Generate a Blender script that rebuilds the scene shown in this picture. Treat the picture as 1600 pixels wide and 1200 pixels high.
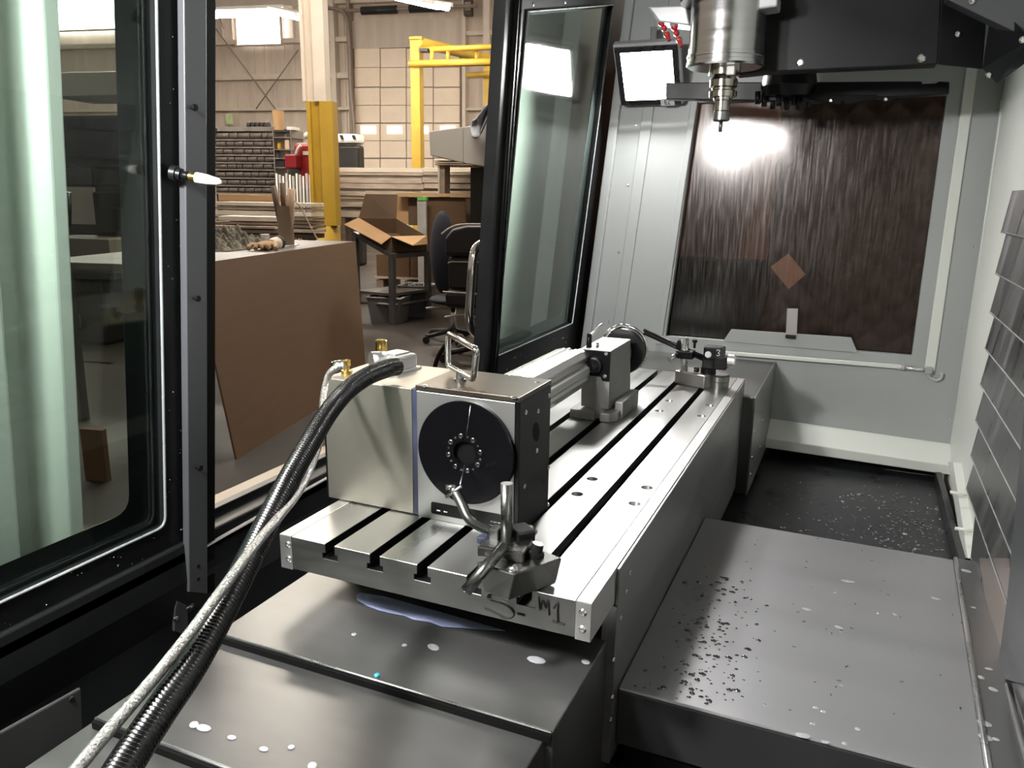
import bpy, bmesh, math, random
from mathutils import Vector, Matrix
random.seed(7)
for o in list(bpy.data.objects): bpy.data.objects.remove(o)
SC = bpy.context.scene
COL = SC.collection
V = Vector
R_ = math.radians

# ------------------------------------------------------------------ camera
FPX = 1226.0
CAM = V((0.5800, -0.9882, 1.5694))
YAW, PITCH, ROLL = R_(-23.51), R_(13.45), R_(0.84)
_f = V((math.sin(YAW)*math.cos(PITCH), math.cos(YAW)*math.cos(PITCH), -math.sin(PITCH)))
_r0 = V((math.cos(YAW), -math.sin(YAW), 0)); _u0 = _r0.cross(_f)
_r = _r0*math.cos(ROLL) + _u0*math.sin(ROLL)
_u = -_r0*math.sin(ROLL) + _u0*math.cos(ROLL)
cam = bpy.data.cameras.new('camera'); cam.sensor_fit = 'HORIZONTAL'; cam.sensor_width = 36
cam.lens = FPX*36/1600; cam.clip_start = 0.02; cam.clip_end = 200
camo = bpy.data.objects.new('camera', cam); COL.objects.link(camo)
camo.matrix_world = Matrix(((_r.x, _u.x, -_f.x, CAM.x), (_r.y, _u.y, -_f.y, CAM.y), (_r.z, _u.z, -_f.z, CAM.z), (0, 0, 0, 1)))
SC.camera = camo

# ------------------------------------------------------------------ world, exposure
w = bpy.data.worlds.new('world'); SC.world = w; w.use_nodes = True
w.node_tree.nodes['Background'].inputs[0].default_value = (1.0, 0.84, 0.68, 1)
w.node_tree.nodes['Background'].inputs[1].default_value = 0.33
SC.view_settings.view_transform = 'Standard'; SC.view_settings.look = 'None'
SC.view_settings.gamma = 1; SC.view_settings.use_curve_mapping = False
SC.view_settings.exposure = 0.0
SC.cycles.max_bounces = 7; SC.cycles.transparent_max_bounces = 10; SC.cycles.caustics_reflective = False; SC.cycles.caustics_refractive = False

# ------------------------------------------------------------------ measuring helpers (photo survey -> metres)
def ray(x, y): return _r*((x-800)/FPX) + _u*(-(y-600)/FPX) + _f
def at(x, y, X=None, Y=None, Z=None):
    d = ray(x, y)
    if X is not None: s = (X-CAM.x)/d.x
    elif Y is not None: s = (Y-CAM.y)/d.y
    else: s = (Z-CAM.z)/d.z
    return CAM + d*s
def dp(x, y, depth): return CAM + ray(x, y)*depth
LEAN = math.tan(R_(5.58))          # the machine's front leans inward towards the top
def lp(x, y, x0=-.6):
    d = ray(x, y); s = (x0+LEAN*(CAM.z-1)-CAM.x)/(d.x-LEAN*d.z); return CAM + d*s
def lean(x0, y, z): return V((x0+LEAN*(z-1), y, z))

# ------------------------------------------------------------------ mesh builder
class MB:
    def __init__(s): s.v = []; s.f = []; s.sm = []
    def add(s, vs, fs, smooth=False):
        b = len(s.v); s.v += [V(p) for p in vs]
        for f in fs: s.f.append([b+i for i in f]); s.sm.append(smooth)
        return s
    def hexa(s, b, t):   # bottom quad (ccw from above), top quad
        return s.add(list(b)+list(t), [(3,2,1,0),(4,5,6,7),(0,1,5,4),(1,2,6,5),(2,3,7,6),(3,0,4,7)])
    def box(s, lo, hi):
        x0,y0,z0 = lo; x1,y1,z1 = hi
        return s.hexa([(x0,y0,z0),(x1,y0,z0),(x1,y1,z0),(x0,y1,z0)], [(x0,y0,z1),(x1,y0,z1),(x1,y1,z1),(x0,y1,z1)])
    def obox(s, c, ax, ay, az):   # centre and three half-axis vectors
        c, ax, ay, az = V(c), V(ax), V(ay), V(az)
        return s.hexa([c-ax-ay-az, c+ax-ay-az, c+ax+ay-az, c-ax+ay-az], [c-ax-ay+az, c+ax-ay+az, c+ax+ay+az, c-ax+ay+az])
    def prism(s, poly, off):
        p = [V(q) for q in poly]; n = len(p); off = V(off)
        nrm = V((0,0,0))
        for i in range(n): nrm += p[i].cross(p[(i+1) % n])
        if nrm.dot(off) > 0: p.reverse()
        vs = p + [q+off for q in p]
        fs = [tuple(range(n)), tuple(range(2*n-1, n-1, -1))] + [(i, i+n, (i+1) % n+n, (i+1) % n) for i in range(n)]
        return s.add(vs, fs)
    def ringprism(s, outer, inner, off):   # frame with a hole; same count of points, same order
        o = [V(q) for q in outer]; i_ = [V(q) for q in inner]; n = len(o); off = V(off)
        nrm = V((0,0,0))
        for i in range(n): nrm += o[i].cross(o[(i+1) % n])
        if nrm.dot(off) > 0: o.reverse(); i_.reverse()
        vs = o + i_ + [q+off for q in o] + [q+off for q in i_]
        fs = []
        for k in range(n):
            l = (k+1) % n
            fs += [(k, l, l+n, k+n), (k+2*n, k+3*n, l+3*n, l+2*n), (k, k+2*n, l+2*n, l), (k+n, l+n, l+3*n, k+3*n)]
        return s.add(vs, fs)
    def rings(s, cs, frames, rs, seg=16, caps=True, smooth=True):
        b = len(s.v)
        for c, (e1, e2), r in zip(cs, frames, rs):
            for k in range(seg):
                a = 2*math.pi*k/seg; s.v.append(V(c)+e1*(r*math.cos(a))+e2*(r*math.sin(a)))
        n = len(cs)
        for i in range(n-1):
            for k in range(seg):
                l = (k+1) % seg
                s.f.append([b+i*seg+k, b+i*seg+l, b+(i+1)*seg+l, b+(i+1)*seg+k]); s.sm.append(smooth)
        if caps:
            s.f.append([b+k for k in range(seg-1, -1, -1)]); s.sm.append(False)
            s.f.append([b+(n-1)*seg+k for k in range(seg)]); s.sm.append(False)
        return s
    def cyl(s, a, b, r, r2=None, seg=16, caps=True):
        a, b = V(a), V(b); d = (b-a).normalized()
        e1 = d.orthogonal().normalized(); e2 = d.cross(e1)
        return s.rings([a, b], [(e1, e2)]*2, [r, r if r2 is None else r2], seg, caps)
    def lathe(s, base, axis, prof, seg=24, caps=True):   # prof: (distance along axis, radius)
        base, d = V(base), V(axis).normalized(); e1 = d.orthogonal().normalized(); e2 = d.cross(e1)
        for (h0, r0), (h1, r1) in zip(prof[:-1], prof[1:]):
            s.rings([base+d*h0, base+d*h1], [(e1, e2)]*2, [max(r0,1e-5), max(r1,1e-5)], seg, False)
        if caps:
            h, r = prof[0]; s.add([base+d*h+e1*(r*math.cos(2*math.pi*k/seg))+e2*(r*math.sin(2*math.pi*k/seg)) for k in range(seg)], [tuple(range(seg-1,-1,-1))])
            h, r = prof[-1]; s.add([base+d*h+e1*(r*math.cos(2*math.pi*k/seg))+e2*(r*math.sin(2*math.pi*k/seg)) for k in range(seg)], [tuple(range(seg))])
        return s
    def tube(s, pts, r, seg=12, closed=False, radii=None, caps=True):
        p = [V(q) for q in pts]; n = len(p); fr = []; e1 = None
        for i in range(n):
            if closed: t = p[(i+1) % n]-p[i-1]
            else: t = p[min(i+1, n-1)]-p[max(i-1, 0)]
            t.normalize()
            if e1 is None: e1 = t.orthogonal().normalized()
            else: e1 = (e1-t*e1.dot(t)).normalized()
            fr.append((e1, t.cross(e1)))
        rs = radii or [r]*n
        if closed:
            p.append(p[0]); rs = rs+[rs[0]]; fr.append(fr[0])
        return s.rings(p, fr, rs, seg, caps and not closed)
    def sphere(s, c, r, sc=(1,1,1), seg=12):
        c = V(c); rows = seg//2; vs = []; fs = []
        for i in range(rows+1):
            th = math.pi*i/rows
            for k in range(seg):
                a = 2*math.pi*k/seg
                vs.append(c+V((r*sc[0]*math.sin(th)*math.cos(a), r*sc[1]*math.sin(th)*math.sin(a), r*sc[2]*math.cos(th))))
        for i in range(rows):
            for k in range(seg):
                l = (k+1) % seg; fs.append((i*seg+k, (i+1)*seg+k, (i+1)*seg+l, i*seg+l))
        return s.add(vs, fs, True)
    def grid(s, fn, nu, nv, smooth=True):
        b = len(s.v)
        for i in range(nu+1):
            for j in range(nv+1): s.v.append(V(fn(i/nu, j/nv)))
        for i in range(nu):
            for j in range(nv):
                k = b+i*(nv+1)+j; s.f.append([k, k+nv+1, k+nv+2, k+1]); s.sm.append(smooth)
        return s

def smooth_path(pts, n=8):
    p = [V(q) for q in pts]; out = []
    for i in range(len(p)-1):
        a = p[max(i-1, 0)]; b = p[i]; c = p[i+1]; d = p[min(i+2, len(p)-1)]
        for k in range(n):
            t = k/n
            out.append(0.5*((2*b)+(c-a)*t+(2*a-5*b+4*c-d)*t*t+(3*b-a-3*c+d)*t**3))
    out.append(p[-1]); return out

# ------------------------------------------------------------------ objects
ROOT = {}
def tag(o, label=None, cat=None, group=None, kind=None):
    if label: o['label'] = label
    if cat: o['category'] = cat
    if group: o['group'] = group
    if kind: o['kind'] = kind
    return o
def thing(name, label, cat, loc=(0,0,0), group=None, kind=None):
    o = bpy.data.objects.new(name, None); COL.objects.link(o); o.location = loc; o.empty_display_size = .02
    ROOT[o] = V(loc); return tag(o, label, cat, group, kind)
def obj(name, mb, mat, parent=None, bevel=0, seg=2, origin=None, label=None):
    if parent is not None: off = ROOT[parent]
    elif origin is not None: off = V(origin)
    else:
        xs = [p.x for p in mb.v]; ys = [p.y for p in mb.v]; zs = [p.z for p in mb.v]
        off = V(((min(xs)+max(xs))/2, (min(ys)+max(ys))/2, min(zs)))
    me = bpy.data.meshes.new(name); me.from_pydata([p-off for p in mb.v], [], mb.f)
    for p, s in zip(me.polygons, mb.sm): p.use_smooth = s
    me.materials.append(mat); me.update()
    o = bpy.data.objects.new(name, me); COL.objects.link(o)
    if parent is not None: o.parent = parent
    else: o.location = off
    ROOT[o] = off
    if label: o['label'] = label
    if bevel:
        m = o.modifiers.new('bevel', 'BEVEL'); m.width = bevel; m.segments = seg; m.limit_method = 'ANGLE'; m.angle_limit = R_(40)
    return o
def struct(name, mb, mat, **k):
    o = obj(name, mb, mat, **k); o['kind'] = 'structure'; return o
def B(lo, hi): return MB().box(lo, hi)
def screw(parent, c, n, r=.006, mat=None, h=.5):
    # button-head socket screw: domed head with a recess
    return obj('screw', MB().lathe(V(c)-V(n).normalized()*.0008, n, [(0, r), (r*h*.5, r*.95), (r*h, r*.6), (r*h, r*.36), (r*h*.35, r*.34)], 12), mat or M['screw'], parent)

# ------------------------------------------------------------------ materials
M = {}
def nodes(name):
    m = bpy.data.materials.new(name); m.use_nodes = True; nt = m.node_tree
    return m, nt, nt.nodes, nt.links, nt.nodes['Principled BSDF']
def mat(key, col, rough=.5, metal=0., var=.12, scale=8., rvar=.08, bump=0., stretch=(1,1,1), spec=.5, coat=0., detail=4):
    m, nt, N, L, b = nodes(key)
    tc = N.new('ShaderNodeTexCoord'); mp = N.new('ShaderNodeMapping'); mp.inputs['Scale'].default_value = stretch
    no = N.new('ShaderNodeTexNoise'); no.inputs['Scale'].default_value = scale; no.inputs['Detail'].default_value = detail
    L.new(tc.outputs['Object'], mp.inputs[0]); L.new(mp.outputs[0], no.inputs['Vector'])
    r = N.new('ShaderNodeMapRange'); r.inputs[1].default_value = .3; r.inputs[2].default_value = .7
    L.new(no.outputs['Fac'], r.inputs[0])
    mx = N.new('ShaderNodeMix'); mx.data_type = 'RGBA'
    c = list(col)
    mx.inputs['A'].default_value = [min(1, q*(1-var)) for q in c]+[1]; mx.inputs['B'].default_value = [min(1, q*(1+var)) for q in c]+[1]
    L.new(r.outputs[0], mx.inputs['Factor']); L.new(mx.outputs['Result'], b.inputs['Base Color'])
    rr = N.new('ShaderNodeMapRange'); rr.inputs[1].default_value = .3; rr.inputs[2].default_value = .7
    rr.inputs[3].default_value = max(.02, rough-rvar); rr.inputs[4].default_value = min(1, rough+rvar)
    L.new(no.outputs['Fac'], rr.inputs[0]); L.new(rr.outputs[0], b.inputs['Roughness'])
    b.inputs['Metallic'].default_value = metal; b.inputs['Specular IOR Level'].default_value = spec
    b.inputs['Coat Weight'].default_value = coat
    if bump:
        bp = N.new('ShaderNodeBump'); bp.inputs['Strength'].default_value = bump; bp.inputs['Distance'].default_value = .01
        L.new(no.outputs['Fac'], bp.inputs['Height']); L.new(bp.outputs[0], b.inputs['Normal'])
    M[key] = m; return m
def emit(key, col, s):
    m, nt, N, L, b = nodes(key); N.remove(b); e = N.new('ShaderNodeEmission')
    e.inputs[0].default_value = (*col, 1); e.inputs[1].default_value = s
    L.new(e.outputs[0], N['Material Output'].inputs[0]); M[key] = m; return m
def glass(key, tint, rough=.0, film=0., ior=1.55):
    m, nt, N, L, b = nodes(key); N.remove(b)
    t = N.new('ShaderNodeBsdfTransparent'); t.inputs[0].default_value = (*tint, 1)
    g = N.new('ShaderNodeBsdfGlossy'); g.inputs['Roughness'].default_value = rough
    lw = N.new('ShaderNodeLayerWeight'); lw.inputs[0].default_value = .5
    pw = N.new('ShaderNodeMath'); pw.operation = 'POWER'; pw.inputs[1].default_value = 5; L.new(lw.outputs['Facing'], pw.inputs[0])
    fr = N.new('ShaderNodeMath'); fr.operation = 'MULTIPLY_ADD'; fr.inputs[1].default_value = .95; fr.inputs[2].default_value = .045; L.new(pw.outputs[0], fr.inputs[0])
    mx = N.new('ShaderNodeMixShader'); L.new(fr.outputs[0], mx.inputs[0]); L.new(t.outputs[0], mx.inputs[1]); L.new(g.outputs[0], mx.inputs[2])
    out = mx
    if film:   # dried and running coolant: fine vertical runs that scatter light
        tc = N.new('ShaderNodeTexCoord'); mp = N.new('ShaderNodeMapping'); mp.inputs['Scale'].default_value = (1, 1, .05)
        no = N.new('ShaderNodeTexNoise'); no.inputs['Scale'].default_value = 160; no.inputs['Detail'].default_value = 5
        L.new(tc.outputs['Object'], mp.inputs[0]); L.new(mp.outputs[0], no.inputs['Vector'])
        r = N.new('ShaderNodeMapRange'); r.inputs[1].default_value = .45; r.inputs[2].default_value = .75; r.inputs[4].default_value = film
        L.new(no.outputs['Fac'], r.inputs[0])
        g2 = N.new('ShaderNodeBsdfGlossy'); g2.inputs['Roughness'].default_value = .28; g2.inputs[0].default_value = (.9, .88, .9, 1)
        bp = N.new('ShaderNodeBump'); bp.inputs['Strength'].default_value = .25; bp.inputs['Distance'].default_value = .002
        L.new(no.outputs['Fac'], bp.inputs['Height']); L.new(bp.outputs[0], g2.inputs['Normal'])
        m2 = N.new('ShaderNodeMixShader'); L.new(r.outputs[0], m2.inputs[0]); L.new(mx.outputs[0], m2.inputs[1]); L.new(g2.outputs[0], m2.inputs[2]); out = m2
    L.new(out.outputs[0], N['Material Output'].inputs[0]); M[key] = m; return m

mat('ground_steel', (.40,.40,.39), .35, .92, .12, 4, .10, .01, (3,.7,1))
mat('guard_shaded', (.055,.058,.057), .5)
mat('plate_side', (.20,.20,.193), .36, .9, .10, 9, .06, .02, (1,1,6))
mat('strip_steel', (.50,.50,.49), .42, .9, .05, 30, .05)
mat('cover_steel', (.150,.150,.148), .38, .72, .30, 3, .08, .01, (1,2,1))
mat('skirt_steel', (.26,.26,.265), .40, .8, .08, 6, .05, .02, (1,.5,6))
mat('wet_steel', (.36,.36,.37), .36, .45, .05, 3, .04, .004, (.5,3,1))
mat('skirt_dark', (.050,.050,.053), .42, .3, .1, 5)
mat('pan_paint', (.030,.032,.034), .30, .2, .2, 6, .06)
mat('screw', (.72,.72,.71), .25, 1., .05, 40)
mat('dark_screw', (.08,.08,.085), .3, .8, .1, 40)
mat('nickel_box', (.37,.35,.30), .40, .85, .05, 3, .05, .0)
mat('blue_edge', (.05,.06,.10), .4, .3, .1, 20)
mat('face_alu', (.47,.47,.46), .38, .9, .05, 4, .05)
mat('black_anodised', (.006,.006,.007), .32, .0, .25, 6, .06, 0, (1,1,1), .18)
mat('bronze_lid', (.10,.085,.068), .34, .7, .2, 5, .08)
mat('black_disc', (.004,.004,.005), .20, .0, .2, 3, .04, 0, (1,1,1), .16)
mat('label_black', (.005,.005,.005), .35, spec=.2)
mat('mark_white', (.75,.75,.75), .5)
mat('marker_ink', (.012,.012,.014), .6)
mat('bright_alu', (.80,.80,.80), .30, 1., .05, 10)
mat('satin_alu', (.74,.745,.73), .36, .9, .04, 4, .05, 0, (1,.2,1))
mat('brass', (.62,.43,.13), .25, 1., .1, 30)
mat('chrome', (.75,.75,.74), .10, 1., .04, 10, .03)
mat('braid', (.47,.47,.455), .34, 1., .25, 300, .08, .35)
mat('hose_black', (.004,.004,.0045), .22, 0, .2, 10, .05, 0, (1,1,1), .5)
mat('tool_steel', (.22,.22,.215), .30, 1., .2, 12, .08)
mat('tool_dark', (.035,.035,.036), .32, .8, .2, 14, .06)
mat('cast_grey', (.30,.30,.295), .5, .35, .10, 30, .08, .12)
mat('tail_top_lit', (.62,.62,.61), .45, .4, .05, 20)
mat('door_black', (.013,.014,.015), .38, 0, .25, 5, .08, 0, (1,1,1), .3)
mat('post_grey', (.085,.088,.095), .42, .1, .10, 4, .05)
mat('seal_black', (.005,.005,.005), .6, spec=.12)
mat('gasket', (.30,.33,.32), .3)
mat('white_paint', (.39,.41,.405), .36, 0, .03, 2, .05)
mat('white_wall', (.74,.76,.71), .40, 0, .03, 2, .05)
mat('head_black', (.009,.0095,.011), .36, 0, .25, 6, .06, spec=.25)
mat('head_grey', (.07,.072,.078), .4, 0, .1, 6, .06)
mat('spindle_steel', (.60,.60,.60), .20, 1., .06, 6, .05, 0, (1,1,12))
mat('holder_steel', (.42,.40,.36), .16, 1., .10, 20)
mat('red_plastic', (.48,.03,.035), .25, 0, .1, 20, .05, 0, (1,1,1), .5, .4)
mat('slat_steel', (.24,.24,.245), .34, .8, .40, 14, .10, .01, (1,1.6,.18))
mat('slat_pink', (.52,.44,.40), .35, .8, .08, 9)
mat('drop', (.42,.43,.46), .12, 0, .1, 60, .03, 0, (1,1,1), .6)
mat('drop_dark', (.16,.16,.165), .08, .9, .1, 60, .03)
mat('coolant', (.42,.47,.72), .25, 0, .06, 10)
mat('cyan', (.06,.52,.68), .4)
mat('chip', (.72,.72,.74), .22, 1., .1, 50)
mat('lamp_frame', (.55,.55,.57), .35, .3)
mat('concrete', (.026,.0215,.0175), .5, 0, .25, .9, .10, .02)
mat('sill_tan', (.30,.235,.17), .45, .2, .08, 3)
mat('cardboard', (.118,.066,.032), .75, 0, .10, 3, .04, .02, (1,1,8))
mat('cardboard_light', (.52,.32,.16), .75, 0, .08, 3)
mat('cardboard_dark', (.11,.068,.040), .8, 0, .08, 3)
mat('wall_sheet', (.62,.53,.45), .6, 0, .12, 1.2, .06, .0, (3,3,.25))
mat('girt', (.66,.58,.50), .6, 0, .08, 3)
mat('panel_door', (.90,.76,.61), .55, 0, .05, 2)
mat('rib_grey', (.30,.25,.21), .5, .2)
mat('yellow', (.50,.315,.035), .5, 0, .12, 3)
mat('cream', (.70,.62,.53), .55, 0, .06, 3)
mat('rack_dark', (.060,.052,.047), .5, .3, .3, 5)
mat('roll_dark', (.115,.095,.083), .55, .1, .35, 6)
mat('rack_edge', (.28,.25,.23), .45, .4, .2, 6)
mat('red', (.26,.012,.018), .45, 0, .15, 4)
mat('black_rubber', (.012,.011,.011), .5, 0, .2, 4)
mat('white_plastic', (.80,.78,.74), .45, 0, .04, 3)
mat('board', (.50,.42,.34), .7, 0, .28, 2.2, .06, 0, (1,6,6))
mat('board_pale', (.82,.74,.63), .7, 0, .12, 2.2, .06, 0, (1,6,6))
mat('board_dark', (.22,.17,.13), .7, 0, .3, 2.2, .06, 0, (1,6,6))
mat('machine_grey', (.40,.38,.355), .5, 0, .05, 2)
mat('machine_dark', (.025,.024,.023), .5, .2, .3, 3)
mat('machine_beige', (.15,.13,.105), .5, 0, .1, 3)
mat('cloth_grey', (.30,.32,.36), .85, 0, .15, 8)
mat('camo', (.16,.15,.12), .9, 0, .55, 14, .04, .1)
mat('glove_tan', (.46,.30,.17), .85, 0, .2, 10)
mat('tube_card', (.26,.19,.13), .7, 0, .1, 4)
mat('wood_dark', (.12,.07,.045), .6, 0, .2, 6, .05, 0, (1,1,.2))
mat('wood_pale', (.62,.45,.31), .65, 0, .15, 6)
mat('table_steel', (.13,.125,.12), .45, .6, .2, 5)
mat('desk_grey', (.15,.14,.14), .45, .1, .08, 3)
mat('chair_blue', (.018,.021,.034), .8, 0, .2, 12, .04, .1)
mat('chair_black', (.011,.011,.012), .45, 0, .3, 6)
mat('bin_grey', (.14,.145,.15), .5, .1, .1, 6)
mat('paper', (.75,.76,.82), .6)
mat('note_green', (.55,.68,.36), .7)
mat('tape_green', (.13,.48,.10), .6)
mat('strip_grey', (.42,.40,.38), .6)
mat('quilt', (.14,.112,.092), .9, 0, .2, 6)
mat('window_card', (.75,.50,.37), .8, 0, .1, 4)
mat('reflection_brown', (.50,.29,.22), .8, 0, .2, 2)
emit('led', (1.0, .98, .96), 190)
emit('led_near', (1.0, .98, .96), 640)
emit('led_roof', (1.0, .98, .96), 120)
emit('daylight', (1.0, .97, .92), 9.0)
emit('door_light', (1.0, .93, .80), 3.0)
emit('tube_light', (1.0, .90, .77), 100)
glass('door_glass', (.84,.90,.87))
glass('door_glass_far', (.88,.94,.91), .06)
glass('end_glass', (.72,.67,.64), .15, .06)
# ================================================================== THE SETTING: machine enclosure
# far end wall (Y = 2.2) with its slanted window
YW = 2.2
wl = lambda z: -.478+.0935*(z-.925)           # leaning front edge of the end wall
WIN = [(-.118, 1.017), (.796, 1.020), (.796, 1.928), (-.049, 1.928)]
OUT = [(wl(.70), .70), (.962, .70), (.962, 2.60), (wl(2.60), 2.60)]
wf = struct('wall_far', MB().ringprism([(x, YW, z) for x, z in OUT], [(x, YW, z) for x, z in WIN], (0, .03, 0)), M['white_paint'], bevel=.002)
# folds and strips of the end wall
fold = lambda x0: [V((x0-.0, YW, .75)), V((x0+.045, YW, .75)), V((x0+.045+.0935*1.6, YW, 2.35)), V((x0+.0935*1.6, YW, 2.35))]
obj('panel_fold', MB().prism(fold(-.37), (0, -.006, 0)), M['white_paint'], wf, .003)
obj('corner_fold', MB().prism([V((wl(.75)-.002, YW, .75)), V((wl(.75)+.035, YW, .75)), V((wl(2.4)+.035, YW, 2.4)), V((wl(2.4)-.002, YW, 2.4))], (0, -.02, 0)), M['white_paint'], wf, .004)
obj('window_rim', MB().prism([V((-.158, YW, .98)), V((-.132, YW, .98)), V((-.042, YW, 2.0)), V((-.068, YW, 2.0))], (0, -.008, 0)), M['white_paint'], wf, .003)
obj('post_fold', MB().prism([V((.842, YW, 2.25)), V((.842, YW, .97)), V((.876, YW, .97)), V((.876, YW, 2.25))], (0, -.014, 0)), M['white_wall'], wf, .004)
for z in (1.06, 1.35, 1.62, 1.85):
    x = wl(z)+.105; screw(wf, (x, YW, z), (0, -1, 0), .005)
for z in (.80, 1.13, 1.42): screw(wf, (.945, YW, z), (0, -1, 0), .005)
# sloped ledge along the foot of the end wall
struct('trim_1', MB().add([(.27, YW, .722), (.965, YW, .705), (.965, 2.085, .655), (.27, 2.085, .672), (.27, 2.085, .632), (.965, 2.085, .620), (.965, YW, .60), (.27, YW, .60)],
    [(0,3,2,1), (3,4,5,2), (4,7,6,5), (0,7,4,3), (1,2,5,6), (0,1,6,7)]), M['white_wall'], bevel=.003)
# window pane, trapezoid cover plate and spring bar
pane = MB().hexa([(-.16, 2.246, .97), (.84, 2.240, .97), (.84, 2.246, .97), (-.16, 2.252, .97)], [(-.10, 2.246, 1.97), (.84, 2.240, 1.97), (.84, 2.246, 1.97), (-.10, 2.252, 1.97)])
wn = struct('window_1', pane, M['end_glass'])
tp = [at(x, y, Y=YW-.006) for x, y in ((1130, 533), (1143, 514), (1330, 527), (1340, 551))]
obj('cover_plate', MB().prism(tp, (0, -.004, 0)), M['white_paint'], wn, .001)
bar = thing('gas_spring_bar', 'slim pale steel bar fixed below the dark end window, hooked at its right end', 'bar', at(1300, 575, Y=YW-.02))
a, b_ = at(1128, 551, Y=YW-.02), at(1408, 573, Y=YW-.02)
obj('rail', MB().obox((a+b_)/2, (b_-a)/2, (0, .009, 0), (0, 0, .007)), M['white_wall'], bar, .002)
c0, c1 = at(1408, 574, Y=YW-.02), at(1447, 578, Y=YW-.02)
obj('sleeve', MB().cyl(c0-V((.012,0,0)), c0+V((.012,0,0)), .010), M['lamp_frame'], bar)
obj('rod', MB().cyl(c0, c1, .0065), M['bright_alu'], bar)
obj('end_block', MB().box(c1-V((.004,.012,.012)), c1+V((.02,.012,.012))), M['white_paint'], bar, .002)
hk = [at(x, y, Y=YW-.02) for x, y in ((1448, 582), (1452, 590), (1462, 594), (1470, 590), (1471, 583))]
obj('hook', MB().tube(smooth_path(hk, 4), .006, 8), M['lamp_frame'], bar)
clip = thing('window_clip', 'small clear plastic clip standing at the foot of the end window', 'clip', at(1235, 527, Y=YW-.02))
obj('blade', MB().prism([at(x, y, Y=YW-.012) for x, y in ((1228, 523), (1230, 482), (1247, 482), (1245, 523))], (0, -.003, 0)), M['strip_grey'], clip)
obj('foot', MB().obox(at(1235, 526, Y=YW-.02), (.018, 0, 0), (0, .008, 0), (0, 0, .007)), M['tool_dark'], clip, .002)

# what stands behind the end window
q = MB()
def quilt_fn(u, v):
    x = .22+u*1.2; z = .85+v*1.5
    return (x, 2.62-.045*(abs(math.sin((x+z)*24))*abs(math.sin((x-z)*24)))**.5, z)
q.grid(quilt_fn, 90, 110)
ql = obj('quilted_blanket', q, M['quilt']); tag(ql, 'dark brown quilted moving blanket hanging behind the end window', 'blanket')
sl = ql.modifiers.new('thickness', 'SOLIDIFY'); sl.thickness = .02
bx2 = MB().box((-.5, 3.2, 1.1), (.55, 3.7, 2.4)); o = obj('reflection_block', bx2, M['reflection_brown'], bevel=.01); tag(o, 'large red-brown block added behind the end window as its brown reflection', 'crate')  # added block that stands in for the brown reflection on the pane
o = obj('dark_bench', MB().box((-.5, 3.0, .15), (.8, 3.15, 1.28)), M['machine_dark'], bevel=.01); tag(o, 'low dark bench front behind the end window, below the brown block', 'bench')
dm = [at(x, y, Y=2.2535) for x, y in ((1232, 396), (1259, 429), (1232, 452), (1204, 417))]
o = obj('paper_diamond', MB().prism(dm, (0, .003, 0)), M['window_card']); tag(o, 'brown paper square stuck on its corner to the end window', 'paper')

# right-hand wall and upright corner of the enclosure
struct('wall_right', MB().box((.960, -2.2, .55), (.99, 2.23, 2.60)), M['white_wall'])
wr = thing('corner_flange', 'white folded corner flange between end wall and steel slat cover', 'panel', (.95, 2.1, .72)); 
obj('flange', MB().prism([at(x, y, Y=2.16) for x, y in ((1487, 705), (1519, 703), (1530, 600), (1585, 160), (1565, 155))], (0, .02, 0)), M['white_wall'], wr, .003)
for y in (648, 700): screw(wr, at(1497, y, Y=2.16), (0, -1, 0), .006)
obj('tab', MB().obox(at(1516, 620, Y=2.15), (.012, 0, 0), (0, .004, 0), (0, 0, .004)), M['white_paint'], wr)

# chip pan floor of the machine
pan = thing('chip_pan', 'dark painted chip pan speckled with swarf below the end wall', 'pan', (.6, 1.5, .58))
obj('pan_floor', MB().box((-.6, .2, .555), (.93, 2.16, .585)), M['pan_paint'], pan)
obj('back_lip', MB().prism([(.33, 2.16, .585), (.93, 2.16, .585), (.93, 2.10, .64), (.33, 2.10, .64)], (0, .05, .0)), M['pan_paint'], pan, .003)
obj('side_wall', MB().box((.915, .9, .585), (.935, 2.12, .625)), M['pan_paint'], pan, .003)
obj('white_rail', MB().prism([at(x, y, X=.935) for x, y in ((1481, 722), (1489, 722), (1512, 872), (1504, 872))], (.03, 0, 0)), M['white_wall'], pan, .002)
for x, y in ((1499, 771), (1508, 828)):
    p = at(x, y, X=.93); obj('pin', MB().cyl(p-V((.025,0,0)), p+V((.02,0,0)), .005, seg=8), M['white_plastic'], pan)
# lower machine casting that closes the dark well below the covers
cw = thing('base_casting', 'black base casting in the dark well under the way covers', 'machine base', (0, -.5, .3))
obj('well_floor', MB().box((-.62, -2.2, .30), (.96, .25, .34)), M['seal_black'], cw)

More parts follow.
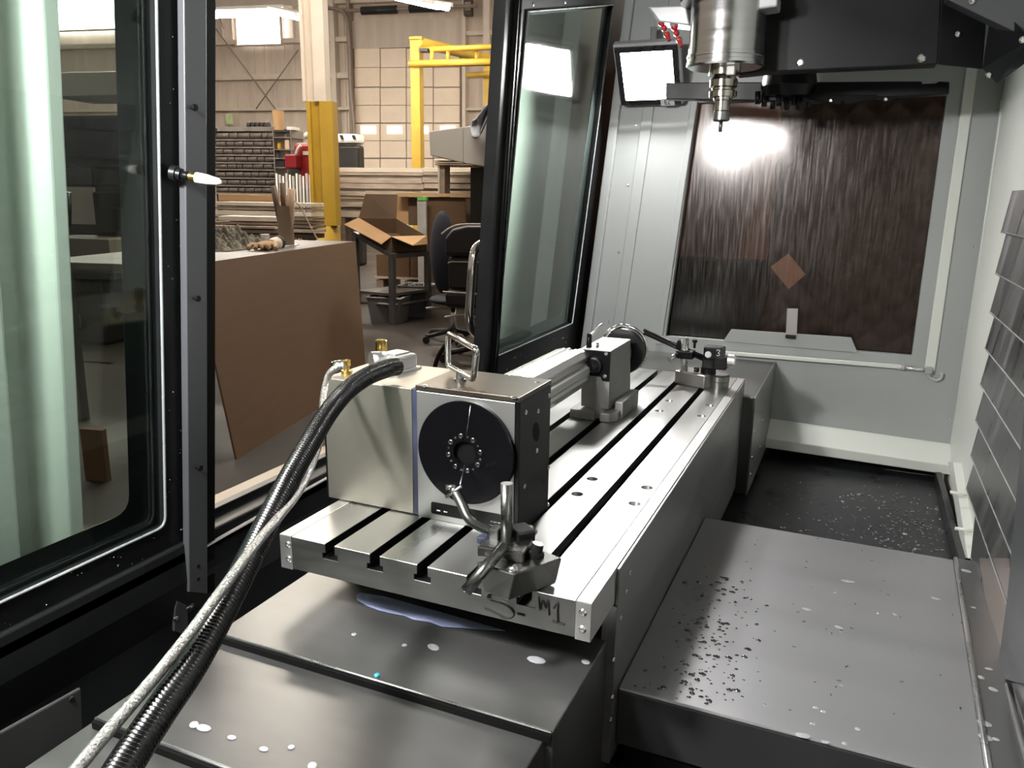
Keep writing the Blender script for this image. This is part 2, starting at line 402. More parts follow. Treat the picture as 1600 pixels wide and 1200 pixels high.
# saddle way cover with wet top, right foreground
sc = thing('saddle_cover', 'wide wet grey steel saddle cover with droplets, right foreground', 'way cover', (.57, .5, .70))
obj('top_sheet', MB().hexa([(.287, .150, .766), (.826, .150, .766), (.853, .945, .766), (.287, .945, .766)], [(.287, .150, .772), (.826, .150, .772), (.853, .945, .772), (.287, .945, .772)]), M['wet_steel'], sc, .003)
obj('side_walls', MB().hexa([(.287, .151, .664), (.825, .151, .664), (.852, .944, .664), (.287, .944, .664)], [(.287, .151, .7658), (.825, .151, .7658), (.852, .944, .7658), (.287, .944, .7658)]), M['skirt_dark'], sc, .002)
obj('front_skirt', MB().box((.30, .158, .50), (.86, .175, .6635)), M['seal_black'], sc)
rl = thing('side_guide_rail', 'grey steel guide strip with pale drops beside the saddle cover', 'rail', (.88, .5, .74))
obj('strip', MB().hexa([(.8015, -.6, .70), (.955, -.6, .70), (.955, .944, .70), (.8545, .944, .70)], [(.8015, -.6, .778), (.955, -.6, .778), (.955, .944, .778), (.8545, .944, .778)]), M['skirt_steel'], rl, .003)
obj('edge_bead', MB().tube([(.8025, -.6, .777), (.8555, .94, .777)], .005, 8), M['bright_alu'], rl)
obj('outer_bead', MB().tube([(.872, -.6, .781), (.884, .42, .781)], .004, 8), M['bright_alu'], rl)
# steel slat cover on the right
rs = thing('slat_cover', 'scratched dark steel telescopic slat cover rising at right edge', 'way cover', (.92, .9, .77))
zs = [.765, .86, .945, 1.035, 1.125, 1.215, 1.305, 1.40, 1.50, 1.60]
for i in range(len(zs)-1):
    z0, z1 = zs[i], zs[i+1]
    yend = 1.21+.012*i - (.10 if i == 0 else 0)
    x = .900
    pts = [(x-.008, -.4, z0), (x-.008, yend-(.12 if i == 0 else .012), z0), (x+.004, yend, z1), (x+.004, -.4, z1)]
    s_ = obj('slat', MB().prism(pts, (.012, 0, 0)), M['slat_steel'], rs, .0015)
    obj('slat_edge', MB().tube([(x-.007, -.4, z0+.001), (x-.007, pts[1][1], z0+.001)], .0022, 6), M['strip_steel'], s_)
obj('end_plate', MB().prism([at(x, y, X=.885) for x, y in ((1600, 640), (1574, 930), (1557, 1058), (1640, 1080), (1700, 640))], (.006, 0, 0)), M['head_grey'], rs, .001)
obj('pink_strip', MB().prism([at(x, y, X=.893) for x, y in ((1530, 872), (1575, 872), (1580, 900), (1557, 1052))], (.002, 0, 0)), M['slat_pink'], rs)
obj('bracket', MB().cyl(at(1538, 975, X=.88), at(1538, 1000, X=.88), .006, seg=10), M['screw'], rs)
# ================================================================== TABLE, SUB-PLATE AND COVERS
XS = [-.177, -.0885, 0, .0885, .178]
pl = thing('tslot_plate', 'long ground steel T-slot plate carrying rotary head and tailstock', 'machine table', (0, .8, .94))
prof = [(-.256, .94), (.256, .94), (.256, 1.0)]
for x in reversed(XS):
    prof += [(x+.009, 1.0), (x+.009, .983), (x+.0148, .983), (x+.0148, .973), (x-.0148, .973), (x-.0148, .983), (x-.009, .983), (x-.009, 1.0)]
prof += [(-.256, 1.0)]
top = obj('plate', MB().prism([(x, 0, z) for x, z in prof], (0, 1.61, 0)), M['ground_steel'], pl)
# counterbored bolt holes cut into the plate
cut = MB(); HOLES = []
for x in (.122, .236):
    for y in (.40, .495, 1.09, 1.212): HOLES.append((x if x > .2 else .12, y))
for x, y in HOLES: cut.cyl((x, y, .985), (x, y, 1.02), .0115, seg=20)
co = obj('cutter', cut, M['tool_dark'], pl)
bm_ = top.modifiers.new('holes', 'BOOLEAN'); bm_.operation = 'DIFFERENCE'; bm_.solver = 'EXACT'; bm_.object = co
bpy.context.view_layer.update()
dg = bpy.context.evaluated_depsgraph_get()
nm = bpy.data.meshes.new_from_object(top.evaluated_get(dg)); top.modifiers.clear(); top.data = nm; nm.name = 'plate'
bpy.data.objects.remove(co)
bv = top.modifiers.new('bevel', 'BEVEL'); bv.width = .0008; bv.segments = 1; bv.limit_method = 'ANGLE'; bv.angle_limit = R_(50)
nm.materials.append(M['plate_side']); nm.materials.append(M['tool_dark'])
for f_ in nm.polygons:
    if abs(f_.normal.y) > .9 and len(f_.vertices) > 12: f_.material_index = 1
    elif .95 < f_.center.z+.94 < .9985 and abs(f_.center.x) < .2 and f_.area > .004: f_.material_index = 2  # slot walls and floors coloured dark to stand in for their shadow
for x, y in HOLES:
    obj('hole_bolt', MB().lathe((x, y, .982), (0,0,1), [(0, .0085), (.008, .0085), (.008, .005), (.004, .0045)], 14), M['bright_alu'], pl)
for s in (-1, 1):
    x0, x1 = (.2565, .281) if s > 0 else (-.281, -.2565)
    st = obj('edge_strip', B((x0, -.001, .938), (x1, 1.61, 1.0005)), M['strip_steel'], pl, .0012)
    for z in (.957, .984): screw(st, ((.268 if s > 0 else -.263), -.001, z), (0, -1, 0), .0065)
# hand-written marks on the plate's front edge
def stroke(parent, pts, r=.0011):
    p = [at(700+x/5.3333, 850+y/5.3333, Y=-.0012) for x, y in pts]
    return obj('marker_stroke', MB().tube(smooth_path(p, 4), r, 6), M['marker_ink'], parent)
stroke(pl, [(400,392),(352,402),(333,440),(372,476),(460,500),(528,540),(552,585),(525,618),(470,618),(390,575),(305,535)], .0010)
stroke(pl, [(395,410),(345,430),(352,455),(400,482),(480,512),(535,560),(545,600),(500,625),(440,602)], .0008)
stroke(pl, [(578,582),(640,598)], .0012)
stroke(pl, [(755,440),(768,552),(788,470),(818,535),(832,470),(842,592)], .0013)
stroke(pl, [(880,535),(914,490),(912,560),(915,655)], .0014)
stroke(pl, [(862,636),(910,655),(970,676)], .0013)
hair = [at(x, y, Y=-.004) for x, y in ((782, 922), (764, 928), (762, 935), (775, 938), (790, 944), (800, 952))]

# table skirt below the plate on the right and the saddle body
ts = thing('table_body', 'dark grey sheet steel table body and side skirt under the plate', 'machine table', (0, .8, .62))
obj('table_core', B((-.27, .16, .885), (.272, 1.60, .9375)), M['tool_dark'], ts)
obj('side_skirt', B((.2814, .125, .645), (.2862, 1.545, .9992)), M['skirt_steel'], ts, .001)
obj('skirt_flange', B((.262, .120, .645), (.2862, .1249, .935)), M['skirt_steel'], ts, .001)
for p in ((959, 1032), (957, 1090), (955, 1125)): screw(ts, at(*p, X=.2862), (1, 0, 0), .006)
for p in ((985, 895), (979, 925), (970, 965)): screw(ts, at(*p, X=.2862), (1, 0, 0), .0045)
obj('saddle_block', B((-.30, .17, .62), (.28, 1.60, .84)), M['tool_dark'], ts)
fb = thing('far_way_cover', 'pale steel way cover between the plate and the end wall', 'way cover', (0, 1.9, .62))
obj('cover_top', B((-.33, 1.565, .62), (.3175, 2.195, .950)), M['cover_steel'], fb, .002)
obj('cover_side', B((.3176, 1.56, .62), (.324, 2.195, .952)), M['skirt_steel'], fb, .001)
for z in (.83, .74, .68): screw(fb, (.324, 1.60, z), (1, 0, 0), .007)
for z in (.80, .70): screw(fb, (.324, 1.86, z), (1, 0, 0), .006)

# front telescopic way covers, nearest first gets lower
fc = thing('front_way_cover', 'brushed steel telescopic way cover stepping down under the hoses', 'way cover', (0, -.3, .55))
segs = [(.872, -.125, .155, -.312, .272), (.858, -.345, .05, -.324, .260), (.844, -.60, -.20, -.336, .250), (.830, -1.1, -.45, -.348, .240)]
for i, (z, y0, y1, x0, x1) in enumerate(segs):
    s_ = obj('cover_segment', B((x0, y0, .55), (x1, y1, z)), M['cover_steel'], fc, .002)
    if i < 3:
        obj('wiper_lip', B((x0+.001, y0-.007, z-.0136), (x1-.001, y0-.0005, z-.0030)), M['seal_black'], s_)
        obj('edge_rim', MB().tube([(x0+.002, y0-.001, z-.001), (x1-.002, y0-.001, z-.001)], .0022, 8), M['bright_alu'], s_)
# coolant puddle, drips, cyan dab
pp = [at(x, y, Z=.8735) for x, y in ((556,931),(562,926),(600,932),(700,960),(790,986),(760,984),(735,982),(690,979),(672,972),(645,968),(632,962),(610,958),(590,953),(572,946),(558,938))]
o = obj('coolant_puddle', MB().prism(pp, (0, 0, .0006)), M['coolant']); tag(o, 'lilac coolant puddle on the way cover under the plate edge', 'puddle')
o = obj('cyan_dab', MB().lathe(at(589, 1056, Z=.8722), (0,0,1), [(0, .0045), (.002, .0045), (.004, .002)], 12), M['cyan']); tag(o, 'small bright cyan dab on the way cover joint', 'spot')
def blob(mb, c, r, ax=1., h=.10, rot=0, seg=10):
    c = V(c); e1 = V((math.cos(rot), math.sin(rot), 0)); e2 = V((-math.sin(rot), math.cos(rot), 0))
    vs = []; fs = []
    for j, (k, hh) in enumerate(((1., 0), (.8, .7), (.4, 1.))):
        for i in range(seg):
            a = 2*math.pi*i/seg; w_ = 1+.12*math.sin(2*a+r*9000)
            vs.append(c+e1*(r*k*ax*w_*math.cos(a))+e2*(r*k*w_*math.sin(a))+V((0,0,hh*h*r)))
    for j in range(2):
        for i in range(seg): fs.append((j*seg+i, j*seg+(i+1) % seg, (j+1)*seg+(i+1) % seg, (j+1)*seg+i))
    fs.append(tuple(range(2*seg, 3*seg)))
    mb.add(vs, fs, True)
d = MB()
for (x, y, r, a, z) in [(233,1105,.008,1.3,.859),(303,1132,.006,1.3,.859),(318,1137,.007,1.6,.859),(362,1152,.005,1.2,.859),(362,955,.005,1.6,.873),(553,991,.004,1.2,.873),(677,1011,.008,1.4,.873),(720,1070,.007,1.4,.859),(838,1031,.009,1.8,.873),(915,1034,.006,1.3,.873),(720,1069,.006,1.2,.859),(455,1167,.004,1.3,.859),(488,1196,.006,1.2,.859),(412,1170,.005,1.2,.859),(632,1008,.004,1.2,.873)]:
    blob(d, at(x, y, Z=z), r, a, .12, R_(-10))
o = obj('coolant_drops', d, M['drop']); tag(o, 'scattered pale coolant drops on the front way cover', 'drops', kind='stuff')
d = MB()
for (x, y, r, a) in [(1311,980,.006,1.5),(1261,952,.006,1.7),(1462,935,.006,1.5),(1325,908,.007,2.),(1275,1106,.004,1.3),(1287,1112,.004,1.2),(1270,1131,.004,1.2),(1340,1139,.004,1.2),(1255,1149,.007,1.6),(1290,1159,.005,1.2),(1320,1162,.004,1.2),(1315,1071,.003,1.2),(1230,948,.003,1.2)]:
    blob(d, at(x, y, Z=.7725), r, a, .12)
for (x, y, r, a) in [(1510,892,.008,1.3),(1521,949,.004,1.3),(1545,1045,.005,1.2),(1552,1077,.006,1.3),(1538,1130,.008,1.3),(1540,1152,.008,1.2),(1556,1155,.004,1.5),(1532,1058,.006,1.1)]:
    blob(d, at(x, y, Z=.7785), r, a, .12)
o = obj('pale_drops', d, M['drop']); tag(o, 'pale drops on saddle cover and guide strip', 'drops', kind='stuff')
d = MB()
for k in range(230):
    x = random.gauss(1100, 38)+random.uniform(-20, 30); y = random.uniform(900, 1100)
    x -= (y-1000)*.10; r = random.choice((.0012, .0016, .002, .0028, .0045))
    p = at(x, y, Z=.7725)
    if .31 < p.x < .8 and .16 < p.y < .93: blob(d, p, r, random.uniform(1, 1.6), .45, seg=8)
o = obj('water_beads', d, M['drop_dark']); tag(o, 'dense dark water beads on the wet saddle cover', 'drops', kind='stuff')
d = MB()
for k in range(260):
    x = random.triangular(1180, 1490, 1440); y = random.triangular(735, 870, 840)
    p = at(x, y, Z=.5865)
    if not (.33 < p.x < .91 and .95 < p.y < 2.08): continue
    a = random.uniform(0, 3.1); l = random.uniform(.001, .006)
    d.obox(p, (l*math.cos(a), l*math.sin(a), 0), (-.0019*math.sin(a), .0019*math.cos(a), 0), (0, 0, .0008))
for k in range(60):
    p = V((random.uniform(.32, .84), random.uniform(.2, .93), .7728)); a = random.uniform(0, 3.1); l = random.uniform(.001, .004)
    d.obox(p, (l*math.cos(a), l*math.sin(a), 0), (-.0008*math.sin(a), .0008*math.cos(a), 0), (0, 0, .0006))
o = obj('metal_chips', d, M['chip']); tag(o, 'bright metal chips scattered over pan and saddle cover', 'chips', kind='stuff')

# ================================================================== ROTARY HEAD AND DRIVE BOX
ru = thing('rotary_head', 'black rotary indexer with large round faceplate facing the camera', 'rotary table', (-.005, .24, 1.0))
obj('housing', B((-.104, .172, 1.0), (.078, .305, 1.236)), M['black_anodised'], ru, .002)
obj('front_plate', B((-.1055, .168, 1.0), (.083, .1745, 1.236)), M['face_alu'], ru, .001)
sp = obj('side_plate', MB().prism([(.084, .169, 1.0), (.084, .300, 1.0), (.084, .312, 1.012), (.084, .312, 1.238), (.084, .169, 1.238)], (.008, 0, 0)), M['black_anodised'], ru, .001)
for p in ((822,644),(841,642),(839,704),(820,760),(858,618),(857,730),(857,790)): screw(sp, at(*p, X=.092), (1, 0, 0), .0048)
slot = [at(838+5*math.cos(a), 675+(13 if math.sin(a) < 0 else -13)*-1*0+15*math.sin(a), X=.0925) for a in [2*math.pi*i/16 for i in range(16)]]
obj('side_slot', MB().prism(slot, (-.003, 0, 0)), M['seal_black'], sp)
lid = obj('lid', B((-.106, .165, 1.2385), (.0925, .313, 1.247)), M['bronze_lid'], ru, .001)
for p in ((664,603),(803,621),(840,598)): screw(lid, at(*p, Z=1.247), (0, 0, 1), .0055)
dc = V((-.006, .168, 1.138))
disc = obj('faceplate', MB().lathe(dc, (0,-1,0), [(-.03, .0925), (.008, .0925), (.010, .0905), (.010, .0215), (.004, .0205), (-.02, .0205)], 72, caps=False), M['black_disc'], ru)
obj('bore_shade_cap', MB().lathe(dc+V((0,-.0006,0)), (0,-1,0), [(0, .0207), (.0004, .0207)], 32), M['seal_black'], disc)  # black cap closes the hole, standing in for its shaded depth
for k in range(8):
    a = R_(12+45*k); c = dc+V((.031*math.cos(a), -.010, .031*math.sin(a)))
    obj('cap_screw', MB().lathe(c, (0,-1,0), [(0, .0045), (.0022, .0045), (.0025, .004), (.0025, .0023), (.0005, .0022)], 14), M['tool_steel'], disc)
    a += R_(22); c = dc+V((.031*math.cos(a), -.010, .031*math.sin(a)))
    obj('pin_hole', MB().lathe(c, (0,-1,0), [(0, .002), (.0006, .002)], 10), M['screw'], disc)
sc_ = [dc+V((.004, -.0104, .034)), dc+V((.012, -.0104, .088))]
obj('index_line', MB().tube(sc_, .0006, 6), M['screw'], disc)
# nameplate
def rrect(x0, x1, z0, z1, r, y, sk=0):
    pts = []
    for cx, cz, a0 in ((x1-r, z1-r, 0), (x0+r, z1-r, 90), (x0+r, z0+r, 180), (x1-r, z0+r, 270)):
        for k in range(5):
            a = R_(a0+22.5*k); pts.append(V((cx+r*math.cos(a), y, cz+r*math.sin(a)+sk*(cx-x0))))
    return pts
npl = obj('nameplate', MB().prism(rrect(-.078, .060, 1.0115, 1.034, .004, .168), (0, -.001, 0)), M['label_black'], ru)
for x, w_ in ((-.066, .007), (-.052, .004), (-.047, .002), (.041, .003), (.046, .004), (.0505, .002), (.0545, .005)):
    obj('print_mark', MB().box((x, .1665, 1.0185 if x < 0 else 1.0170), (x+w_, .1672, 1.0205 if x < 0 else 1.0190)), M['mark_white'], npl)
# nickel drive box with blue gap strip
db = thing('drive_box', 'satin nickel motor box at the rotary head with hose connections', 'motor box', (-.21, .24, 1.0))
obj('case', B((-.3045, .170, 1.002), (-.1165, .345, 1.238)), M['nickel_box'], db, .0015)
obj('gap_strip', B((-.1160, .171, 1.002), (-.1065, .340, 1.237)), M['blue_edge'], db)
obj('back_strip', B((-.3115, .175, 1.002), (-.3055, .340, 1.234)), M['black_anodised'], db)
# cast connector housing on top
cn = thing('cable_connector', 'polished aluminium connector housing where the black hose enters the box', 'connector', (-.15, .21, 1.238))
cb = at(619, 577, Z=1.238); ang = R_(-12)
e1 = V((math.cos(ang), math.sin(ang), 0)); e2 = V((-math.sin(ang), math.cos(ang), 0)); e3 = V((0,0,1))
obj('flange', MB().obox(cb+e3*.0025, e1*.036, e2*.034, e3*.0025), M['bright_alu'], cn, .001)
obj('body', MB().obox(cb+e3*.017+e1*.003, e1*.026, e2*.030, e3*.014), M['bright_alu'], cn, .004)
obj('cap', MB().obox(cb+e3*.032+e1*.0, e1*.018, e2*.022, e3*.003), M['bright_alu'], cn, .002)
obj('socket', MB().cyl(cb+e3*.021-e2*.020-e1*.010, cb+e3*.021-e2*.045-e1*.022, .0175, seg=24), M['bright_alu'], cn)
for sx in (-1, 1):
    for sy in (-1, 1): screw(cn, cb+e1*.028*sx+e2*.025*sy+e3*.005, (0,0,1), .0035)
# brass fittings
f1 = thing('brass_elbow', 'brass elbow fitting feeding the braided hose at box edge', 'fitting', at(542, 583, Z=1.238))
p = at(542, 584, Z=1.238)
obj('nut', MB().lathe(p, (0,0,1), [(0, .0105), (.004, .0105), (.004, .011), (.007, .011), (.008, .006), (.014, .005)], 6), M['brass'], f1)
pe = p+V((0,0,.021))
obj('elbow', MB().box(pe-V((.006,.006,.007)), pe+V((.006,.006,.006))), M['brass'], f1, .0015)
obj('ferrule', MB().cyl(pe+V((-.004,-.002,0)), pe+V((-.024,-.012,-.003)), .0062, seg=12), M['chrome'], f1)
f2 = thing('brass_plug', 'upright brass quick-connect plug behind the aluminium connector', 'fitting', (-.262, .300, 1.238))
p = V((-.262, .300, 1.238))
obj('base_nut', MB().lathe(p, (0,0,1), [(0, .011), (.012, .011)], 6), M['brass'], f2)
obj('stem', MB().lathe(p, (0,0,1), [(.012, .007), (.030, .007), (.030, .012), (.052, .012), (.054, .010), (.054, .006), (.05, .005)], 20), M['brass'], f2)
# lifting handle on the lid
lh = thing('lifting_handle', 'chrome rectangular lifting loop standing on the rotary head', 'handle', (-.06, .25, 1.247))
c = [at(700, 521, Z=1.325), at(745, 546, Z=1.325), at(740, 594, Z=1.262), at(700, 571, Z=1.262)]
path = []
for i in range(4):
    a_, b_, c_ = c[i-1], c[i], c[(i+1) % 4]; r = .012
    p0 = b_+(a_-b_).normalized()*r; p1 = b_+(c_-b_).normalized()*r
    for k in range(5):
        t = k/4; path.append(p0*(1-t)**2+b_*2*t*(1-t)+p1*t*t)
obj('loop', MB().tube(path, .0055, 12, closed=True), M['chrome'], lh)
m_ = (c[2]+c[3])/2
obj('boss', MB().lathe((m_.x, m_.y, 1.2465), (0,0,1), [(0, .011), (.004, .011), (.006, .008), (.018, .007)], 18), M['tool_steel'], lh)

# ------------------------------------------------------------------ hoses
hp = [(619,573,1.42),(604,576,1.39),(574,588,1.35),(545,608,1.31),(515,642,1.26),(484,692,1.18),(450,752,1.10),(408,835,1.01),(358,935,.91),(303,1035,.815),(250,1112,.745),(205,1180,.69),(150,1270,.62)]
hpath = smooth_path([dp(*q) for q in hp], 40)
ln = 0; cum = [0]
for a_, b_ in zip(hpath[:-1], hpath[1:]): ln += (b_-a_).length; cum.append(ln)
rad = [.0150+.0012*math.sin(s/.0068*2*math.pi) for s in cum]
# resample evenly so that every corrugation shows
N_ = int(ln/.00135); rp = []; j = 0
for i in range(N_+1):
    s = ln*i/N_
    while j < len(cum)-2 and cum[j+1] < s: j += 1
    t = (s-cum[j])/max(1e-9, cum[j+1]-cum[j]); rp.append(hpath[j].lerp(hpath[j+1], t))
rad = [.0148+(.0014 if (i % 4) < 2 else -.0008) for i in range(len(rp))]
h1 = obj('corrugated_hose', MB().tube(rp, .015, 18, radii=rad), M['hose_black']); tag(h1, 'thick black corrugated cable hose hanging from the drive box to the foreground', 'hose')
hs = [(538,572,1.385),(528,573,1.385),(513,588,1.372),(505,625,1.325),(503,668,1.265),(491,715,1.195),(469,764,1.115),(437,806,1.035),(400,850,.965),(350,917,.885),(300,985,.82),(250,1048,.765),(200,1107,.715),(150,1165,.67),(105,1220,.63)]
h2 = obj('braided_hose', MB().tube(smooth_path([dp(*q) for q in hs], 10), .0062, 14), M['braid']); tag(h2, 'thin silver braided hose crossing over the black corrugated hose', 'hose')

# ------------------------------------------------------------------ workpiece and tailstock
wp = thing('extruded_bar', 'ribbed aluminium extrusion lying between rotary head and tailstock', 'aluminium bar', (-.075, .6, 1.08))
sec = [(-.050,-.058),(.010,-.058),(.030,-.048),(.048,-.022),(.046,-.012),(.052,-.006),(.052,.010),(.040,.018),(.040,.026),(.044,.036),(.030,.050),(.012,.056),(.004,.050),(-.010,.050),(-.018,.056),(-.040,.050),(-.052,.034),(-.052,-.040)]
obj('profile', MB().prism([(-.073+x, .3135, 1.136+z) for x, z in sec], (0, .5775, 0)), M['satin_alu'], wp, .002)
obj('end_cap', MB().prism([(-.073+x*.9, .891, 1.136+z*.9) for x, z in sec], (0, .0385, 0)), M['bright_alu'], wp, .002)
tk = thing('tailstock', 'grey cast tailstock with black front plate and handwheel', 'tailstock', (-.02, 1.02, 1.0))
obj('body', MB().hexa([(-.056,.935,1.03),(.020,.935,1.03),(.034,1.10,1.03),(-.056,1.10,1.03)], [(-.060,.935,1.182),(.020,.935,1.182),(.020,1.125,1.182),(-.060,1.125,1.182)]), M['cast_grey'], tk, .002)
obj('top_cover', B((-.0605,.934,1.1825),(.0205,1.126,1.186)), M['tail_top_lit'], tk, .001)  # top made lighter than the body; the light on it is in the colour
fp = obj('front_plate', MB().prism([(-.060,.930,1.116),(-.060,.930,1.184),(.020,.930,1.184),(.020,.930,1.105),(.001,.930,1.105),(-.004,.930,1.116)], (0,.006,0)), M['black_anodised'], tk, .001)
for p in ((912,551),(947,553),(945,588)): screw(fp, at(*p, Y=.930), (0,-1,0), .0055)
obj('nose', MB().lathe((-.022,.932,1.145), (0,-1,0), [(0,.022),(.012,.022),(.014,.018),(.030,.010)], 20), M['tool_dark'], tk)
lobe = [(-.010+.040*math.cos(R_(a)), .940, 1.060+.055*math.sin(R_(a))) for a in range(-90, 91, 15)]
obj('front_web', MB().lathe((-.016,.968,1.015), (0,0,1), [(0,.036),(.088,.036)], 24), M['cast_grey'], tk)
base = obj('base_flange', MB().prism([(-.080,.915,1.0),(-.012,.912,1.0),(-.012,.935,1.0),(.004,.935,1.0),(.004,.910,1.0),(.030,.912,1.0),(.046,.935,1.0),(.050,1.13,1.0),(-.080,1.13,1.0)], (0,0,.024)), M['cast_grey'], tk, .003)
obj('side_step', B((.030,.96,1.0),(.052,1.12,1.046)), M['cast_grey'], tk, .002)
hw = obj('handwheel', MB().lathe((-.018,1.165,1.140), (0,1,0), [(-.04,.030),(0,.034),(0,.066),(.006,.068),(.018,.068),(.022,.064),(.022,.03)], 40), M['tool_dark'], tk)
obj('rim', MB().tube([( -.018+.067*math.cos(2*math.pi*k/40), 1.200, 1.143+.067*math.sin(2*math.pi*k/40)) for k in range(40)], .0055, 10, closed=True), M['chrome'], hw)
obj('crank_knob', MB().tube(smooth_path([(-.075,1.165,1.155),(-.055,1.17,1.19),(-.030,1.18,1.212),(-.008,1.19,1.206)], 5), .0065, 10), M['chrome'], hw)
lv = obj('clamp_lever', MB().cyl((-.046,.955,1.186),(-.046,.955,1.222),.0075,.0065,14), M['black_anodised'], tk)
obj('lever_arm', MB().cyl((-.046,.955,1.216),(-.022,.985,1.245),.0045,.004,10), M['bright_alu'], lv)
obj('oiler', MB().cyl((-.026,.965,1.186),(-.026,.965,1.198),.004,seg=10), M['tool_steel'], tk)

# ------------------------------------------------------------------ far clamp stand (magnetic base with arms)
mg = thing('fixture_stand', 'small black clamp stand with steel post on far end of plate', 'clamp stand', (.15, 1.46, 1.0))
obj('base_block', MB().hexa([(.085,1.44,1.0),(.185,1.40,1.0),(.215,1.47,1.0),(.10,1.52,1.0)],[(.085,1.44,1.042),(.185,1.40,1.042),(.215,1.47,1.042),(.10,1.52,1.042)]), M['ground_steel'], mg, .003)
obj('round_foot', MB().lathe((.222,1.45,1.0),(0,0,1),[(0,.030),(.020,.030),(.022,.028),(.022,.031),(.038,.031),(.042,.026)],28), M['tool_steel'], mg)
obj('post', MB().cyl((.112,1.45,1.0),(.108,1.45,1.148),.0115,seg=20), M['screw'], mg)
obj('post_clamp', MB().box((.085,1.43,1.082),(.140,1.47,1.108)), M['black_anodised'], mg, .004)
obj('clamp_knob', MB().cyl((.088,1.43,1.094),(.075,1.395,1.084),.0085,seg=14), M['screw'], mg)
obj('upper_clamp', MB().obox((.098,1.462,1.120),(.016,0,-.005),(0,.014,0),(.003,0,.014)), M['black_anodised'], mg, .003)
for k in (-1, 1):
    a_, b_ = at(1006, 518+k*2.6, Y=1.475), at(1113, 566+k*2.6, Y=1.455)
    obj('arm_rod', MB().cyl(a_, b_, .0048, seg=10), M['tool_dark'], mg)
obj('thumb_screw', MB().lathe((.137,1.46,1.115),(0,0,1),[(0,.004),(.018,.004),(.018,.008),(.026,.008)],12), M['black_anodised'], mg)
hdb = obj('holder_block', MB().box((.170,1.43,1.085),(.232,1.475,1.128)), M['black_anodised'], mg, .006)
obj('holder_lower', MB().box((.168,1.435,1.042),(.206,1.47,1.09)), M['black_anodised'], mg, .003)
obj('holder_foot', MB().lathe((.186,1.452,1.038),(0,0,1),[(0,.024),(.02,.024),(.022,.020)],18), M['black_anodised'], mg)
obj('holder_right', MB().box((.205,1.425,1.060),(.243,1.47,1.100)), M['black_anodised'], mg, .003)
obj('dial_screw', MB().lathe((.186,1.430,1.104),(0,-1,0),[(0,.010),(.003,.010),(.004,.008)],18), M['mark_white'], hdb)
obj('gauge_face', MB().prism(rrect(.213,.237,1.092,1.131,.010,1.424), (0,.006,0)), M['tool_dark'], hdb, .001)
th = [at(1030+x/12.246, 520+y/12.246, Y=1.4225) for x, y in ((1095,345),(1130,325),(1160,350),(1130,385),(1155,410),(1135,440),(1095,430))]
obj('gauge_mark', MB().tube(smooth_path(th, 4), .0011, 6), M['mark_white'], hdb)
obj('knurled_knob', MB().lathe((.238,1.45,1.088),(1,0,0),[(0,.012),(.006,.012),(.006,.0205),(.026,.0205),(.028,.018)],28), M['bright_alu'], mg)
obj('side_knob', MB().cyl((.160,1.435,1.052),(.146,1.43,1.052),.008,seg=12), M['tool_dark'], mg)

# ------------------------------------------------------------------ front indicator clamp on the plate's edge
ind = thing('indicator_stand', 'steel indicator stand clamped at the front edge of the plate', 'indicator stand', (.16, .02, 1.0))
obj('base_block', MB().hexa([(.128,-.040,1.003),(.170,-.048,1.003),(.214,.030,1.003),(.178,.045,1.003)],[(.112,-.036,1.046),(.178,-.046,1.046),(.222,.032,1.046),(.170,.050,1.046)]), M['tool_steel'], ind, .002)
obj('saddle', MB().obox((.138,.012,1.054),(.036,.004,0),(-.003,.026,0),(0,0,.009)), M['tool_steel'], ind, .003)
obj('post', MB().cyl((.1375,.018,1.045),(.1345,.022,1.153),.0092,seg=24), M['tool_steel'], ind)
obj('front_rod', MB().cyl(at(788, 852, Y=-.022), at(728, 924, Y=-.085), .0088, seg=20), M['tool_steel'], ind)
ra, rb = at(812, 852, Y=.055), at(832, 827, Y=.085)
obj('cross_rod', MB().cyl(ra, rb, .0098, seg=20), M['tool_steel'], ind)
obj('dark_nut', MB().lathe(at(836, 868, Y=.02), (.2,.1,1), [(-.006,.014),(.006,.014),(.008,.010),(.020,.009)], 8), M['tool_dark'], ind)
obj('swivel_clamp', MB().obox((.150,.045,1.066),(.010,.012,0),(-.014,.012,0),(0,0,.010)), M['tool_dark'], ind, .003)
obj('pinch_block', MB().obox((.118,.022,1.066),(.008,0,0),(0,.010,0),(0,0,.014)), M['tool_steel'], ind, .002)
obj('blue_nut', MB().lathe((.100,.012,1.056),(0,0,1),[(0,.009),(.008,.009),(.010,.006)],14), M['blue_edge'], ind)
arm = [at(785, 838, Y=.035), at(762, 828, Y=.05), at(742, 818, Y=.065), at(730, 806, Y=.075), at(721, 786, Y=.085), at(709, 764, Y=.10)]
obj('bent_arm', MB().tube(smooth_path(arm, 6), .0085, 14, radii=None), M['tool_steel'], ind)
tp_ = arm[-1]
obj('pivot_screw', MB().cyl(tp_+V((-.012,-.004,.002)), tp_+V((.004,0,.004)), .0048, seg=12), M['screw'], ind)
obj('cross_pin', MB().cyl(at(697, 777, Y=.09), at(722, 759, Y=.09), .0026, seg=8), M['screw'], ind)
obj('stylus', MB().cyl(at(719, 757, Y=.10), at(726, 727, Y=.15), .0010, seg=6), M['screw'], ind)
obj('lock_screw', MB().cyl(at(793, 893, Y=-.035), at(806, 887, Y=-.035), .0050, seg=10), M['screw'], ind)
obj('cord', MB().tube(smooth_path(hair, 5), .0007, 6), M['marker_ink'], ind)
# ================================================================== DOORS AND FRONT OF THE MACHINE
out_ = V((-.04, 0, 0))
